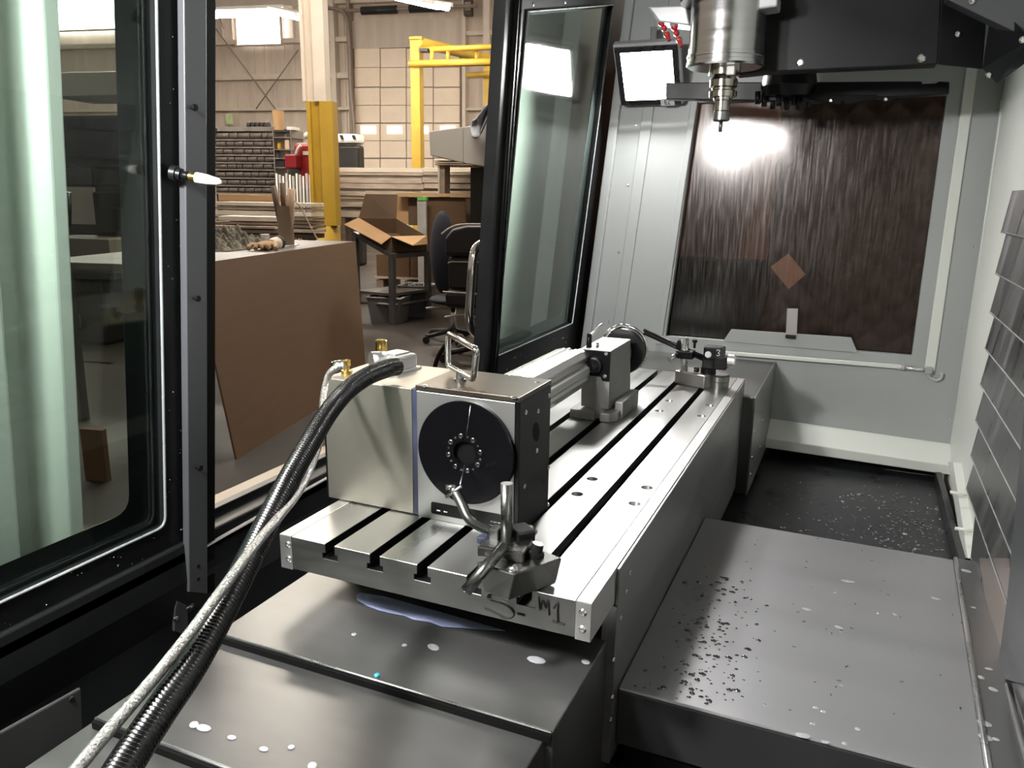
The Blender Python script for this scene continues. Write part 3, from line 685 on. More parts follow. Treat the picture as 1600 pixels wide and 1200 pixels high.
# left sliding door
yR = .048
d1o = [lean(-.6, -2.3, .70), lean(-.6, .118, .70), lean(-.6, .118, 2.55), lean(-.6, -2.3, 2.55)]
d1i = [lean(-.6, -1.9, .934), lean(-.6, yR, .934), lean(-.6, yR, 2.45), lean(-.6, -1.9, 2.45)]
def rounded(poly, r, n=5, which=None):
    res = []
    for i in range(len(poly)):
        a, b, c = V(poly[i-1]), V(poly[i]), V(poly[(i+1) % len(poly)])
        p0 = b+(a-b).normalized()*r; p1 = b+(c-b).normalized()*r
        for k in range(n): t = k/(n-1); res.append(p0*(1-t)**2+b*2*t*(1-t)+p1*t*t)
    return res
def rep(poly, n=5): return [p for p in poly for _ in range(n)]
door1 = struct('door_1', MB().ringprism(d1o, d1i, out_), M['door_black'], bevel=.002)
obj('pane', MB().prism([p+V((-.012, 0, 0)) for p in d1i], (-.005, 0, 0)), M['door_glass'], door1)
fi = rounded([lean(-.6, -1.84, .985), lean(-.6, yR-.062, .985), lean(-.6, yR-.062, 2.40), lean(-.6, -1.84, 2.40)], .035)
def near_outer(pts, poly):
    # push the inner outline to the frame so both rings have equal counts
    r = []
    for k in range(4):
        for _ in range(5): r.append(V(poly[k]))
    return r
obj('dark_border', MB().ringprism([p+V((-.0195,0,0)) for p in near_outer(fi, d1i)], [p+V((-.0195,0,0)) for p in fi], (-.001, 0, 0)), M['door_black'], door1)
g = rounded([lean(-.597, -1.9, .934), lean(-.597, yR, .934), lean(-.597, yR, 2.45), lean(-.597, -1.9, 2.45)], .022)
obj('gasket', MB().tube(g, .0028, 8, closed=True), M['gasket'], door1)
PA, PB, PC = lp(292, 500, -.576).y, lp(324, 500, -.576).y, lp(337, 500, -.582).y
obj('edge_post', MB().prism([lean(-.592, PA, .775), lean(-.592, PB, .745), lean(-.592, PB, 2.55), lean(-.592, PA, 2.55)], (.016, 0, 0)), M['post_grey'], door1, .002)
obj('seal_strip', MB().prism([lean(-.592, PB+.001, .745), lean(-.592, PC, .735), lean(-.592, PC, 2.55), lean(-.592, PB+.001, 2.55)], (.010, 0, 0)), M['seal_black'], door1, .002)
obj('post_core', MB().prism([lean(-.640, .118, .735), lean(-.640, PC-.004, .735), lean(-.640, PC-.004, 2.55), lean(-.640, .118, 2.55)], (.046, 0, 0)), M['door_black'], door1)
for p in ((298,168),(303,466),(307,730)):
    c = lp(*p, -.576); obj('post_button', MB().lathe(c, (1,0,0), [(0,.003),(.008,.003),(.008,.006),(.012,.0055)], 12), M['seal_black'], door1)
for p in ((310,885),(310,905)): obj('post_hole', MB().lathe(lp(*p, -.5755), (1,0,0), [(0,.0038),(.0006,.0038)], 12), M['seal_black'], door1)
for p in ((279,858),(230,885),(258,882),(257,930)): screw(door1, lp(*p, -.6), (1,0,0), .0065, M['dark_screw'] if p[0] != 257 else M['screw'])
# air nozzle on the door edge
nz = thing('air_nozzle', 'small nozzle with brass collar and white tip on door edge', 'nozzle', lp(280, 272))
na, nb = lp(272, 271, -.585), dp(341, 284, (lp(300,275,-.56)-CAM).dot(_f)-.01)
ax_ = (nb-na)
obj('flange_nut', MB().lathe(na, ax_, [(-.004,.014),(.006,.014),(.006,.011),(.014,.011)], 12), M['tool_dark'], nz)
obj('shank', MB().cyl(na+ax_*.1, na+ax_*.42, .0075, seg=12), M['black_anodised'], nz)
obj('collar', MB().lathe(na+ax_*.36, ax_, [(0,.0095),(.013,.0095)], 6), M['brass'], nz)
obj('tip', MB().lathe(na+ax_*.5, ax_, [(0,.0095),(.02,.0090),(.040,.0062),(.046,.003)], 16), M['white_plastic'], nz)
# stop bracket near the door foot
sb = thing('door_stop', 'small black folded stop bracket at the foot of left door', 'bracket', lp(275, 960))
obj('plate', MB().prism([lp(x, y, -.592) for x, y in ((271,937),(287,945),(289,980),(280,990),(266,985),(268,950))], (.010,0,0)), M['head_grey'], sb, .002)
screw(sb, lp(275, 967, -.582), (1,0,0), .006)
obj('pin', MB().cyl(lp(289,952,-.585), lp(301,945,-.585), .004, seg=10), M['screw'], sb)

# right sliding door, pushed open
DX = -.505
q_ = lambda *p: lp(*p, DX)
oTL, oBL = q_(794, -40), q_(757, 620)
d2o = [V((oBL.x, oBL.y, oBL.z)), q_(930, 560), q_(978, -40), oTL]
d2i = [q_(773, 558), q_(893, 505), q_(957, 8), q_(823, 18)]
# continue the black lower leaf down to the sill
lowL, lowR = lean(DX, oBL.y, .62), lean(DX, 2.55, .62)
d2o = [lowL, lowR, lean(DX, 2.55, 2.58), oTL]
door2 = struct('door_2', MB().ringprism(d2o, d2i, out_), M['door_black'], bevel=.002)
obj('pane', MB().prism([p+V((-.010,0,0)) for p in d2i], (-.005,0,0)), M['door_glass_far'], door2)
cI = sum(d2i, V((0,0,0)))/4
inner2 = [p+(cI-p)*.10+V((-.017,0,0)) for p in d2i]
obj('dark_border', MB().ringprism([p+V((-.017,0,0)) for p in d2i], [q_(784, 533)+V((-.017,0,0)), q_(884, 490)+V((-.017,0,0)), q_(952, 12)+V((-.017,0,0)), q_(826, 24)+V((-.017,0,0))], (-.001,0,0)), M['post_grey'], door2)
obj('gasket', MB().tube([p+V((.003,0,0)) for p in d2i], .0035, 8, closed=True), M['gasket'], door2)
obj('stile_rib', MB().tube([q_(806, -10)+V((.004,0,0)), q_(766, 600)+V((.004,0,0))], .008, 8), M['seal_black'], door2)
obj('edge_bead', MB().tube([q_(812, -10)+V((.006,0,0)), q_(772, 600)+V((.006,0,0))], .004, 8), M['dark_screw'], door2)
for p in ((877,530),(886,526),(884,535),(879,556)): screw(door2, q_(*p), (1,0,0), .006, M['dark_screw'])
for p in ((833,6),(883,3)): screw(door2, q_(*p), (1,0,0), .006)
# chrome pull handle on the outer edge of the right door
hx = [lp(x, y, -.575) for x, y in ((770,378),(752,381),(742,392),(738,415),(735,460),(733,495),(737,514),(748,525),(768,532))]
obj('handle', MB().tube(smooth_path(hx, 5), .0145, 16), M['chrome'], door2, label='large chrome D-shaped pull handle')

# fixed front panels behind the open doors
def front_panel(label, pts, x0=-.74):
    t = thing('enclosure_front_panel', label, 'panel', lean(x0, pts[0][0], .5))
    mb = MB(); n = len(pts)
    poly = [lean(x0+dx, y, .5) for y, dx in pts]+[lean(x0+dx-.02, y, .5) for y, dx in reversed(pts)]
    mb.prism(poly, (LEAN*2.2, 0, 2.2))
    obj('folded_sheet', mb, M['white_wall'], t, .004); return t
yy = lambda x, y, x0: lp(x, y, x0).y
f0 = yy(818, 300, -.74); f1_ = yy(866, 300, -.74); f2_ = yy(906, 300, -.74)
front_panel('white folded front panel seen through the right door glass', [(1.93, -.03), (f1_-.06, -.02), (f1_, .035), (f2_, .035), (f2_+.10, -.03), (3.3, -.03)])
l0, l1, l2, l3 = yy(103, 600, -.74), yy(80, 600, -.74), yy(70, 600, -.74), yy(22, 600, -.74)
front_panel('white corrugated front panel seen through the left door glass', [(l0, .03), (l1, .03), (l1-.03, -.03), (l3, -.03), (l3-.03, .03), (l3-.16, .03), (l3-.2, -.03), (-3.2, -.03)])

# apron, sill and lower front
struct('wall_left', MB().prism([(-.640,-2.4,.30),(-.615,-2.4,.30),(-.615,-2.4,.72),(-.600,-2.4,.80),(-.600,-2.4,.862),(-.640,-2.4,.862)], (0, 5.2, 0)), M['door_black'])
sl_ = thing('door_sill', 'black door sill with a bright edge strip across the opening', 'sill', (-.62, .8, .86))
obj('inner_rail', B((-.645, -.3, .84), (-.600, 2.2, .882)), M['door_black'], sl_, .004)
a_, b_ = at(339, 843, X=-.598), at(504, 751, X=-.598)
obj('edge_strip', MB().tube([a_+(b_-a_)*-.2, b_+(b_-a_)*1.2], .004, 8), M['strip_grey'], sl_)
sz = at(338, 789, X=-.665).z
obj('outer_tray', B((at(338, 772, Z=sz).x, -.2, sz-.01), (-.668, 2.4, sz)), M['sill_tan'], sl_, .002)
obj('mid_rail', B((-.668, -.3, .80), (-.645, 2.2, sz+.004)), M['door_black'], sl_, .002)
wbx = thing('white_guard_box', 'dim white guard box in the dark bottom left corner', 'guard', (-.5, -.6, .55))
obj('shell', MB().prism([at(x, y, X=-.50) for x, y in ((-60,1300),(-60,1178),(127,1074),(131,1160),(133,1300))], (-.006, 0, 0)), M['guard_shaded'], wbx, .003)  # white box coloured dark grey; the corner's shadow is in the colour
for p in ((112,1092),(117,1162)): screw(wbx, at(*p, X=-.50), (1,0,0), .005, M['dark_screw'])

# ================================================================== SPINDLE HEAD, TOOL ARM, LAMPS
YH = 1.36
hh = thing('spindle_head', 'black bolted spindle head casting hanging at top right', 'spindle head', at(1400, 60, Y=YH))  # spindle head casting of the machine
P_ = lambda x, y, Y=YH: at(x, y, Y=Y)
mp_ = MB().prism([P_(1150,118), P_(1195,113), P_(1465,101), P_(1478,-120), P_(1100,-120)], (0, .06, 0))
mainb = obj('main_casting', mp_, M['head_black'], hh, .004)
sdp = MB().add([P_(1465,101), P_(1535,108,YH+.05), P_(1552,-120,YH+.05), P_(1478,-120), P_(1465,101,YH+.3), P_(1535,108,YH+.3), P_(1552,-120,YH+.3), P_(1478,-120,YH+.3)], [(0,1,2,3), (7,6,5,4), (0,4,5,1), (1,5,6,2), (2,6,7,3), (3,7,4,0)])
obj('side_cover', sdp, M['head_black'], hh, .002)
cc = MB().add([P_(1535,108,YH+.05), P_(1558,131,YH+.02), P_(1610,93,YH-.10), P_(1610,62,YH-.10), P_(1552,-5,YH+.02), P_(1535,108,YH+.25), P_(1558,131,YH+.25), P_(1610,93,YH+.25), P_(1610,62,YH+.25), P_(1552,-5,YH+.25)], [(4,3,2,1,0), (5,6,7,8,9), (0,1,6,5), (1,2,7,6), (2,3,8,7), (3,4,9,8), (4,0,5,9)])
obj('corner_cover', cc, M['head_black'], hh, .002)
tc_ = MB().prism([P_(1478,-2,YH-.05), P_(1620,66,YH-.05), P_(1640,-150,YH-.05), P_(1478,-150,YH-.05)], (0, .06, 0))
obj('top_cover', tc_, M['head_grey'], hh, .002)
for p in ((1440,91),(1250,98)): screw(hh, P_(*p), (0,-1,0), .011)
for p, y in (((1496,53),YH+.02),((1545,117),YH+.03),((1598,62),YH-.11),((1518,2),YH-.055)): screw(hh, P_(*p, y), (0,-1,0), .008)
SPX = at(1133, 100, Y=1.25)
spd = thing('spindle', 'polished steel spindle cartridge with collet tool holder pointing down', 'spindle', (SPX.x, 1.25, 1.8))
sx = SPX.x
obj('cartridge', MB().lathe((sx,1.25,1.905), (0,0,1), [(0,.060),(0,.092),(.004,.099),(.012,.099),(.013,.097),(.022,.097),(.023,.099),(.030,.099),(.031,.096),(.165,.096),(.170,.10),(.40,.10)], 56), M['spindle_steel'], spd)
obj('drive_ring', MB().lathe((sx,1.25,1.885), (0,0,1), [(0,.030),(.002,.040),(.020,.040)], 32), M['holder_steel'], spd)
obj('drive_key', B((sx+.012,1.205,1.882),(sx+.032,1.225,1.910)), M['white_plastic'], spd, .002)
th_ = obj('tool_holder', MB().lathe((sx,1.25,1.775), (0,0,1), [(.022,.016),(.024,.020),(.048,.020),(.050,.024),(.058,.024),(.058,.036),(.072,.036),(.075,.030),(.080,.030),(.083,.036),(.100,.036),(.112,.026)], 36), M['holder_steel'], spd)
obj('collet_nut', MB().lathe((sx,1.25,1.772), (0,0,1), [(0,.008),(0,.018),(.003,.0215),(.024,.0215),(.027,.018)], 12), M['tool_steel'], th_)
obj('cutter_shank', MB().cyl((sx,1.25,1.745),(sx,1.25,1.775),.005,seg=12), M['tool_steel'], th_)
def nozzle(label, pts, base):
    t = thing('coolant_nozzle', label, 'nozzle', base, 'red segmented coolant nozzles around the spindle')
    p = [V(q) for q in pts]
    obj('fitting', MB().cyl(p[0]+(p[0]-p[1]).normalized()*.03, p[0], .012, .010, 12), M['lamp_frame'], t)
    n = len(p)
    for i, c in enumerate(p[:-1]): obj('bead', MB().sphere(c, .0105 if i == 0 else .0085, seg=12), M['red_plastic'], t)
    d_ = (p[-1]-p[-2]).normalized()
    obj('tip', MB().lathe(p[-2], d_, [(0,.008),((p[-1]-p[-2]).length*.8,.0045),((p[-1]-p[-2]).length,.006)], 14), M['red_plastic'], t)
nozzle('red coolant nozzle right of the spindle against the black head', [at(x, y, Y=1.22) for x, y in ((1183,22),(1180,30),(1177,40),(1175,47))]+[at(1174, 50, Y=1.22)], at(1183,22,Y=1.22))
nozzle('red coolant nozzle left of the spindle, nearest the spindle', [at(x, y, Y=1.3) for x, y in ((1054,42),(1057,52),(1061,62),(1065,73))], at(1054,42,Y=1.3))
nozzle('red coolant nozzle left of the spindle, nearest the bright lamp', [at(x, y, Y=1.3) for x, y in ((1034,35),(1038,44),(1042,54),(1046,64))], at(1034,35,Y=1.3))
nb_ = thing('nozzle_manifold', 'silver nozzle manifold block clamped around the spindle top', 'manifold', at(1080, 20, Y=1.3))
obj('block_left', MB().prism([at(x, y, Y=1.28) for x, y in ((1012,10),(1072,8),(1078,40),(1030,34))], (0,.08,0)), M['lamp_frame'], nb_, .004)
obj('block_right', MB().prism([at(x, y, Y=1.2) for x, y in ((1176,-10),(1216,-10),(1214,10),(1172,16))], (0,.08,0)), M['lamp_frame'], nb_, .004)
obj('ring', MB().lathe((sx,1.25,2.065), (0,0,1), [(0,.10),(0,.125),(.05,.13)], 40), M['tool_steel'], nb_)

# tool change arm and carousel hub
ta = thing('tool_change_arm', 'long matt black tool change arm stretched across the end window', 'tool changer', at(1275, 140, Y=1.75))
Q_ = lambda x, y, Y=1.75: at(x, y, Y=Y)
obj('beam', MB().prism([Q_(1040,129), Q_(1440,127), Q_(1441,131), Q_(1462,130), Q_(1468,127), Q_(1484,128), Q_(1483,147), Q_(1400,151), Q_(1330,155), Q_(1270,160), Q_(1180,157), Q_(1040,155)], (0, .05, 0)), M['head_black'], ta, .003)
obj('carrier_post', MB().cyl((Q_(1232,135).x, 1.78, Q_(1232,135).z+.05), (Q_(1232,135).x, 1.78, 2.60), .05, seg=20), M['head_black'], ta)
obj('cam_plate', MB().prism([Q_(1262,153,1.72), Q_(1312,163,1.72), Q_(1316,157,1.72), Q_(1323,163,1.72), Q_(1370,154,1.72), Q_(1370,148,1.72), Q_(1262,146,1.72)], (0,.03,0)), M['seal_black'], ta, .001)
hc = Q_(1232, 135)
obj('hub', MB().lathe((hc.x, 1.76, hc.z-.03), (0,0,1), [(0,.075),(.03,.085),(.075,.078),(.08,.10),(.088,.10)], 32), M['head_black'], ta)
for i, (x, y) in enumerate(((1184,157),(1194,161),(1207,165),(1229,166),(1248,165),(1262,162),(1217,160),(1240,158))):
    c = Q_(x, y-14, 1.70+.03*(i % 3)); e = Q_(x, y+6, 1.70+.03*(i % 3))
    obj('gripper_pin', MB().cyl(c, e, .0085, seg=12), M['black_anodised'], ta)
for x, y in ((1298,157),(1384,155)): screw(ta, Q_(x, y, 1.715), (0,-1,0), .006)

# LED work lamps
def work_lamp(label, c, n, up, s, mark=False, glow='led'):
    c, n = V(c), V(n).normalized(); u = V(up); u = (u-n*u.dot(n)).normalized(); r = u.cross(n)
    t = thing('work_lamp', label, 'lamp', c, 'square LED work lamps of the machine')
    fr = obj('housing', MB().obox(c-n*.018, r*s*.62, u*s*.62, n*.016), M['lamp_frame'], t, .008, 3)
    pl_ = obj('lens', MB().obox(c+n*.002, r*s*.47, u*s*.49, n*.003), M[glow], t, .003)
    obj('bezel', MB().ringprism([c+n*.0+r*(a*s*.58)+u*(b*s*.58) for a, b in ((-1,-1),(1,-1),(1,1),(-1,1))], [c+r*(a*s*.475)+u*(b*s*.475) for a, b in ((-1,-1),(1,-1),(1,1),(-1,1))], n*.007), M['dark_screw'], t, .001)
    obj('bracket', MB().tube([c-n*.02, c-n*.06+V((0,0,.05)), c-n*.06+V((0,0,.14))], .012, 8), M['lamp_frame'], t)
    if mark:
        lc = c+n*.009+r*(s*.33)-u*(s*.525)
        lb = obj('label', MB().obox(lc, r*s*.13, u*s*.075, n*.001), M['mark_white'], t)
        def seg_(a, b): 
            p0 = lc+n*.0015+r*(a[0]*s)+u*(a[1]*s); p1 = lc+n*.0015+r*(b[0]*s)+u*(b[1]*s)
            obj('letter_stroke', MB().tube([p0, p1], .0012, 5), M['marker_ink'], lb)
        for a, b in (((-.05,-.04),(-.05,.04)),((-.05,.04),(-.01,.04)),((-.05,0),(-.015,0)),((-.05,-.04),(-.01,-.04)),((.01,.04),(.05,.04)),((.05,.04),(.01,-.04)),((.01,-.04),(.05,-.04))): seg_(a, b)
    return t
LC = at(1013, 118, Y=2.07)
work_lamp('glaring LED work lamp at upper far corner beside the right door', LC, (.02, -.80, -.60), (0, 0, 1), .20, True)
NL = V((-.43, -.72, 1.98))
work_lamp('LED work lamp mounted above the left door near the viewer', NL, (.25, .62, -.70), (0, 0, 1), .14, False, 'led_near')
work_lamp('LED work lamp under the enclosure roof above the viewer', V((-.16, -.95, 2.06)), (.06, .72, -.69), (0, 0, 1), .20, False, 'led_roof')
sp2 = MB()
for k in range(70):
    y = random.uniform(-.45, .11); z = random.choice((random.uniform(.875, .93), random.uniform(.9, 2.0)))
    if z > .94: y = random.uniform(.052, .112)
    sp2.sphere(lean(-.599, y, z), random.choice((.0007, .001, .0014)), seg=6)
for k in range(26): sp2.sphere(lean(DX+.001, random.uniform(1.40, 2.1), random.uniform(.90, 1.03)), random.choice((.0012, .0018)), seg=6)
o = obj('metal_specks', sp2, M['chip']); tag(o, 'tiny bright metal specks stuck on the black door frames', 'specks', kind='stuff')
# header above the doors and roof of the enclosure
struct('ceiling', MB().box((-.52, -2.3, 2.60), (.99, 2.23, 2.63)), M['white_paint'])
struct('trim_2', MB().prism([lean(-.6, -2.3, 2.5), lean(-.6, 2.25, 2.5), lean(-.6, 2.25, 2.63), lean(-.6, -2.3, 2.63)], (.05, 0, 0)), M['door_black'])
# ================================================================== THE WORKSHOP OUTSIDE
FZ = .15
ORD = 'first second third fourth fifth sixth seventh eighth ninth tenth eleventh twelfth'.split()
PSI = R_(-11.5)
SV = V((math.sin(PSI), math.cos(PSI), 0)); SU = V((math.cos(PSI), -math.sin(PSI), 0)); SZ = V((0,0,1))
def sp_(x, y, v):
    d = ray(x, y); return CAM+d*(v/d.dot(SV))
def zat(y, v, x=500): return sp_(x, y, v).z
def S(u, v, z): return CAM.xy.to_3d()*0+V((CAM.x, CAM.y, 0))+SU*u+SV*v+SZ*z
def ucoord(x, y, v): return (sp_(x, y, v)-CAM).dot(SU)
def sbox(x0, y0, x1, y1, v, th, floor=False, z0=None):
    """box whose front face covers that part of the survey photo, standing v metres away"""
    ym = (y0+y1)/2
    a, b = ucoord(x0, ym, v), ucoord(x1, ym, v); xm = (x0+x1)/2
    zt = sp_(xm, y0, v).z; zb = FZ if floor else (z0 if z0 is not None else sp_(xm, y1, v).z)
    return MB().hexa([S(a,v,zb), S(b,v,zb), S(b,v+th,zb), S(a,v+th,zb)], [S(a,v,zt), S(b,v,zt), S(b,v+th,zt), S(a,v+th,zt)])
def sthing(name, label, cat, x, y, v, group=None):
    p = sp_(x, y, v); return thing(name, label, cat, (p.x, p.y, FZ), group)

struct('floor', MB().box((-34, -8, FZ-.1), (14, 34, FZ)), M['concrete'])
WV = 23.
u0, u1 = ucoord(-900, 200, WV), ucoord(1250, 200, WV)
wb = struct('wall_back', MB().hexa([S(u0,WV,FZ), S(u1,WV,FZ), S(u1,WV+.2,FZ), S(u0,WV+.2,FZ)], [S(u0,WV,7.6), S(u1,WV,7.6), S(u1,WV+.2,7.6), S(u0,WV+.2,7.6)]), M['wall_sheet'])
for i, (x0, x1, y0, y1) in enumerate(((-300, 548, 69, 76), (-300, 548, 121, 129), (-300, 548, 171, 175), (728, 800, 47, 54), (728, 800, 112, 117), (728, 800, 168, 172), (-300, 800, -8, 16))):
    obj('girt', sbox(x0, y0, x1, y1, WV-.22, .22), M['girt'], wb)
for x0, x1 in ((519, 526), (754, 764), (545, 550), (722, 727)):
    obj('wall_post', sbox(x0, -60, x1, 380, WV-.3, .28), M['cream'] if x0 != 545 else M['rib_grey'], wb)
for k in range(14):
    x = 338+k*15.5
    if not 545 < x < 722: obj('sheet_rib', sbox(x, -60, x+1.6, 380, WV-.03, .03), M['girt'], wb)
for a, b in (((335,42),(430,170)),((466,78),(400,170)),((335,5),(350,45))):
    obj('brace_cable', MB().tube([sp_(*a, WV-.35), sp_(*b, WV-.35)], .018, 6), M['rib_grey'], wb)
obj('conduit', MB().tube(smooth_path([sp_(x, y, WV-.4) for x, y in ((508,12),(530,16),(541,28),(545,60),(548,140),(553,200),(554,300))], 4), .05, 8), M['rib_grey'], wb)
# high daylight windows
def wwin(n, x0, y0, x1, y1):
    o = struct('window_%d' % n, sbox(x0, y0, x1, y1, WV-.25, .05), M['daylight'])
    for (a, b, c, d) in ((x0-2,y0-2,x1+2,y0),(x0-2,y1,x1+2,y1+2),(x0-2,y0,x0,y1),(x1,y0,x1+2,y1)): obj('window_frame', sbox(a, b, c, d, WV-.28, .1), M['cream'], o)
wwin(2, 369, 18, 437, 69)
wwin(3, 60, -80, 200, 46)
# sectional overhead door
gd = struct('door_3', sbox(553, 74, 720, 372, WV-.05, .04), M['rib_grey'])
rows = [(75, 136), (137, 192), (193, 247), (248, 302), (303, 360)]
cols = [553, 594, 635, 677, 719]
for r_, (ya, yb) in enumerate(rows):
    ymid = (ya+yb)/2
    for c_ in range(4):
        xa, xb = cols[c_]+.8, cols[c_+1]-.8
        for k, (y0, y1) in enumerate(((ya+.6, ymid-.5), (ymid+.5, yb-.6))):
            pn = obj('panel', sbox(xa, y0, xb, y1, WV-.10, .05), M['panel_door'], gd)
            if r_ == 2 and k == 0: obj('pane', sbox(xa+10, y0+3.5, xa+33, y1-11, WV-.125, .03), M['door_light'], pn)
obj('header', sbox(548, 30, 722, 74, WV-.12, .1), M['wall_sheet'], gd)
ob = thing('torsion_shaft', 'dark spring shaft above the overhead door', 'shaft', sp_(630, 16, WV-.6))
obj('bar', MB().cyl(sp_(540,17,WV-.6), sp_(745,9,WV-.6), .05, seg=10), M['rib_grey'], ob)
for x0, x1 in ((565,620),(640,695)): obj('spring', MB().cyl(sp_(x0,17-(x0-565)*.04,WV-.6), sp_(x1,17-(x1-565)*.04,WV-.6), .11, seg=12), M['black_rubber'], ob)
ep = sthing('electric_box', 'dark grey electric box high on wall right of the overhead door', 'box', 729, 10, WV-.5)
obj('case', sbox(724, -2, 737, 24, WV-.5, .2), M['rack_dark'], ep, .02)
obj('cover', sbox(726, 3, 735, 16, WV-.52, .03), M['rib_grey'], ep)
# fluorescent fixtures
def fixture(label, a, b, va, vb, w_=.30):
    p, q2 = sp_(*a, va), sp_(*b, vb); t = thing('ceiling_fixture', label, 'light', (p+q2)/2, 'fluorescent ceiling fixtures')
    d_ = (q2-p)/2; s_ = d_.cross(SZ).normalized()*w_/2
    obj('reflector', MB().obox((p+q2)/2+SZ*.05, d_, s_*1.15, SZ*.03), M['white_plastic'], t)
    for k in (-1, 1): obj('tube', MB().cyl(p+s_*k*.5, q2+s_*k*.5, .05, seg=8), M['tube_light'], t)
fixture('lit fluorescent fixture beside the high bright window', (432, 18), (478, 29), 15, 13)
fixture('lit fluorescent fixture above the overhead door', (625, -3), (692, 11), 15, 13)
for i, (u, v, z, nm_) in enumerate(((-7, 9, 5.2, 'nearest the bench'), (-3, 7, 5.2, 'nearest the machine'), (-10, 17, 5.4, 'over the rack'), (-2, 18, 5.4, 'over the yellow gantry'), (-14, 9, 5.2, 'far left of the bench'), (3, 12, 5.2, 'behind the machine'))):  # added unseen fixtures that brighten the shop and back wall
    t = thing('ceiling_fixture', 'added fluorescent fixture out of view lighting the shop, '+nm_, 'light', S(u, v, z), 'fluorescent ceiling fixtures')
    obj('reflector', MB().obox(S(u, v, z+.06), SU*1.3, SV*.26, SZ*.03), M['white_plastic'], t)
    for k in (-1, 1): obj('tube', MB().cyl(S(u-1.25, v+.1*k, z), S(u+1.25, v+.1*k, z), .06, seg=8), M['tube_light'], t)

# yellow-footed building column
cl = sthing('steel_column', 'cream steel column painted yellow below, on a round yellow footing', 'column', 498, 300, 9.5)
def hbeam(x0, x1, y0, y1, v, m):
    o1 = MB()
    a, b = ucoord(x0, 200, v), ucoord(x1, 200, v); w_ = b-a; zt, zb = zat(y0, v), zat(y1, v)
    for (ua, ub, va, vb) in ((a, a+w_*.14, v, v+.15), (a+w_*.14, b-w_*.5, v+.05, v+.10), (b-w_*.5, b, v, v+.15)):
        o1.hexa([S(ua,va,zb), S(ub,va,zb), S(ub,vb,zb), S(ua,vb,zb)], [S(ua,va,zt), S(ub,va,zt), S(ub,vb,zt), S(ua,vb,zt)])
    return o1
obj('upper_shaft', hbeam(475, 511, -60, 158, 9.5, 0), M['cream'], cl)
obj('lower_shaft', hbeam(480, 520, 158, 352, 9.5, 0), M['yellow'], cl)
p = sp_(500, 352, 9.65); obj('footing', MB().cyl((p.x,p.y,FZ), (p.x,p.y,p.z), .26, seg=28), M['yellow'], cl)
# yellow gantry
gy = sthing('gantry_crane', 'yellow gantry frame with ladder beam before the overhead door', 'gantry', 650, 270, 16)
obj('post', sbox(642, 60, 656, 272, 16, .25, floor=True), M['yellow'], gy)
obj('top_chord', MB().tube([sp_(655,78,16), sp_(800,72,15.6)], .055, 6), M['yellow'], gy)
obj('bottom_chord', MB().tube([sp_(640,100,16), sp_(800,96,15.6)], .07, 6), M['yellow'], gy)
for x in (675, 700, 745, 783): obj('rung', MB().tube([sp_(x,76,15.9), sp_(x,99,15.9)], .04, 6), M['yellow'], gy)
obj('far_beam', MB().tube([sp_(652,66,16), sp_(766,92,19)], .12, 6), M['yellow'], gy)
obj('far_post', sbox(755, 92, 764, 272, 19, .25, floor=True), M['yellow'], gy)
obj('far_chord', MB().tube([sp_(730,118,19), sp_(800,114,18.6)], .07, 6), M['yellow'], gy)
obj('post_cap', sbox(639, 57, 659, 61, 15.95, .3), M['yellow'], gy)
obj('trolley', sbox(655, 75, 668, 80, 15.8, .2), M['black_rubber'], gy)

# bar rack with dark rolls
rk = sthing('storage_rack', 'tall dark storage rack with nine shelves against back wall', 'rack', 388, 300, 12)
ys = [203, 219, 231, 243, 255, 266, 279, 291, 303]
for x in (337, 437): obj('upright', sbox(x-1, 200, x+3, 310, 12, .45, floor=True), M['rack_dark'], rk)
for y in ys[1:]: obj('shelf', sbox(335, y-1.6, 440, y+.6, 11.95, .5), M['rack_edge'], rk)
obj('back_sheet', sbox(335, 200, 440, 310, 12.46, .03, floor=True), M['rack_dark'], rk)
obj('top_box', sbox(336, 198, 427, 205, 12.05, .35), M['rack_edge'], rk)
proto = {}
for si, y in enumerate(ys[1:]):
    x = 340; ri = 0
    while x < 430:
        w_ = random.uniform(9, 20); x1 = min(x+w_, 434); v = 11.96
        h_ = 10.2; r = h_/2*v/FPX*.96
        a_, b_ = sp_(x+.6, y-1.6, v+r), sp_(x1-.6, y-1.6, v+r)
        L_ = (b_-a_).length
        o = obj('dark_roll', MB().cyl((0,0,0), SU*L_, r, seg=14), M['roll_dark'], origin=(0,0,0))
        o.location = a_+SZ*r
        tag(o, ORD[ri]+' dark roll from the left on the '+ORD[si]+' shelf down of the tall rack', 'roll', 'dark rolls on the rack shelves'); x = x1; ri += 1
for k, x in enumerate((388, 395, 402, 409, 416)):
    o = obj('black_spool', MB().lathe(sp_(x, 197, 12.3), SU, [(0,.06),(0,.055),(.005,.062),(.055,.062),(.06,.03)], 16), M['black_rubber']); tag(o, ORD[k]+' small black spool from the left on top of the tall rack', 'spool', 'black spools on the rack')
o = obj('green_note', sbox(353, 178, 364, 194, WV-.35, .02), M['note_green']); tag(o, 'pale green notice pinned to the back wall above the rack', 'notice')
o = obj('cardboard_drum', MB().lathe(sp_(436, 204, 11.8), SZ, [(0,.075),(.29,.09)], 20), M['cardboard_light']); tag(o, 'tan cardboard drum standing beside the rack top', 'drum')
sh = sthing('tool_shelf', 'cluttered dark tool shelf right of the tall rack', 'shelf', 447, 290, 11.4)
obj('board', sbox(428, 203, 452, 206, 11.4, .4), M['rack_dark'], sh)
for y in (214, 233, 247, 261): obj('board', sbox(427, y, 458, y+1.6, 11.4, .4), M['rack_edge'], sh)
for x in (428, 455): obj('upright', sbox(x, 203, x+1.5, 300, 11.4, .4, floor=True), M['rack_edge'], sh)
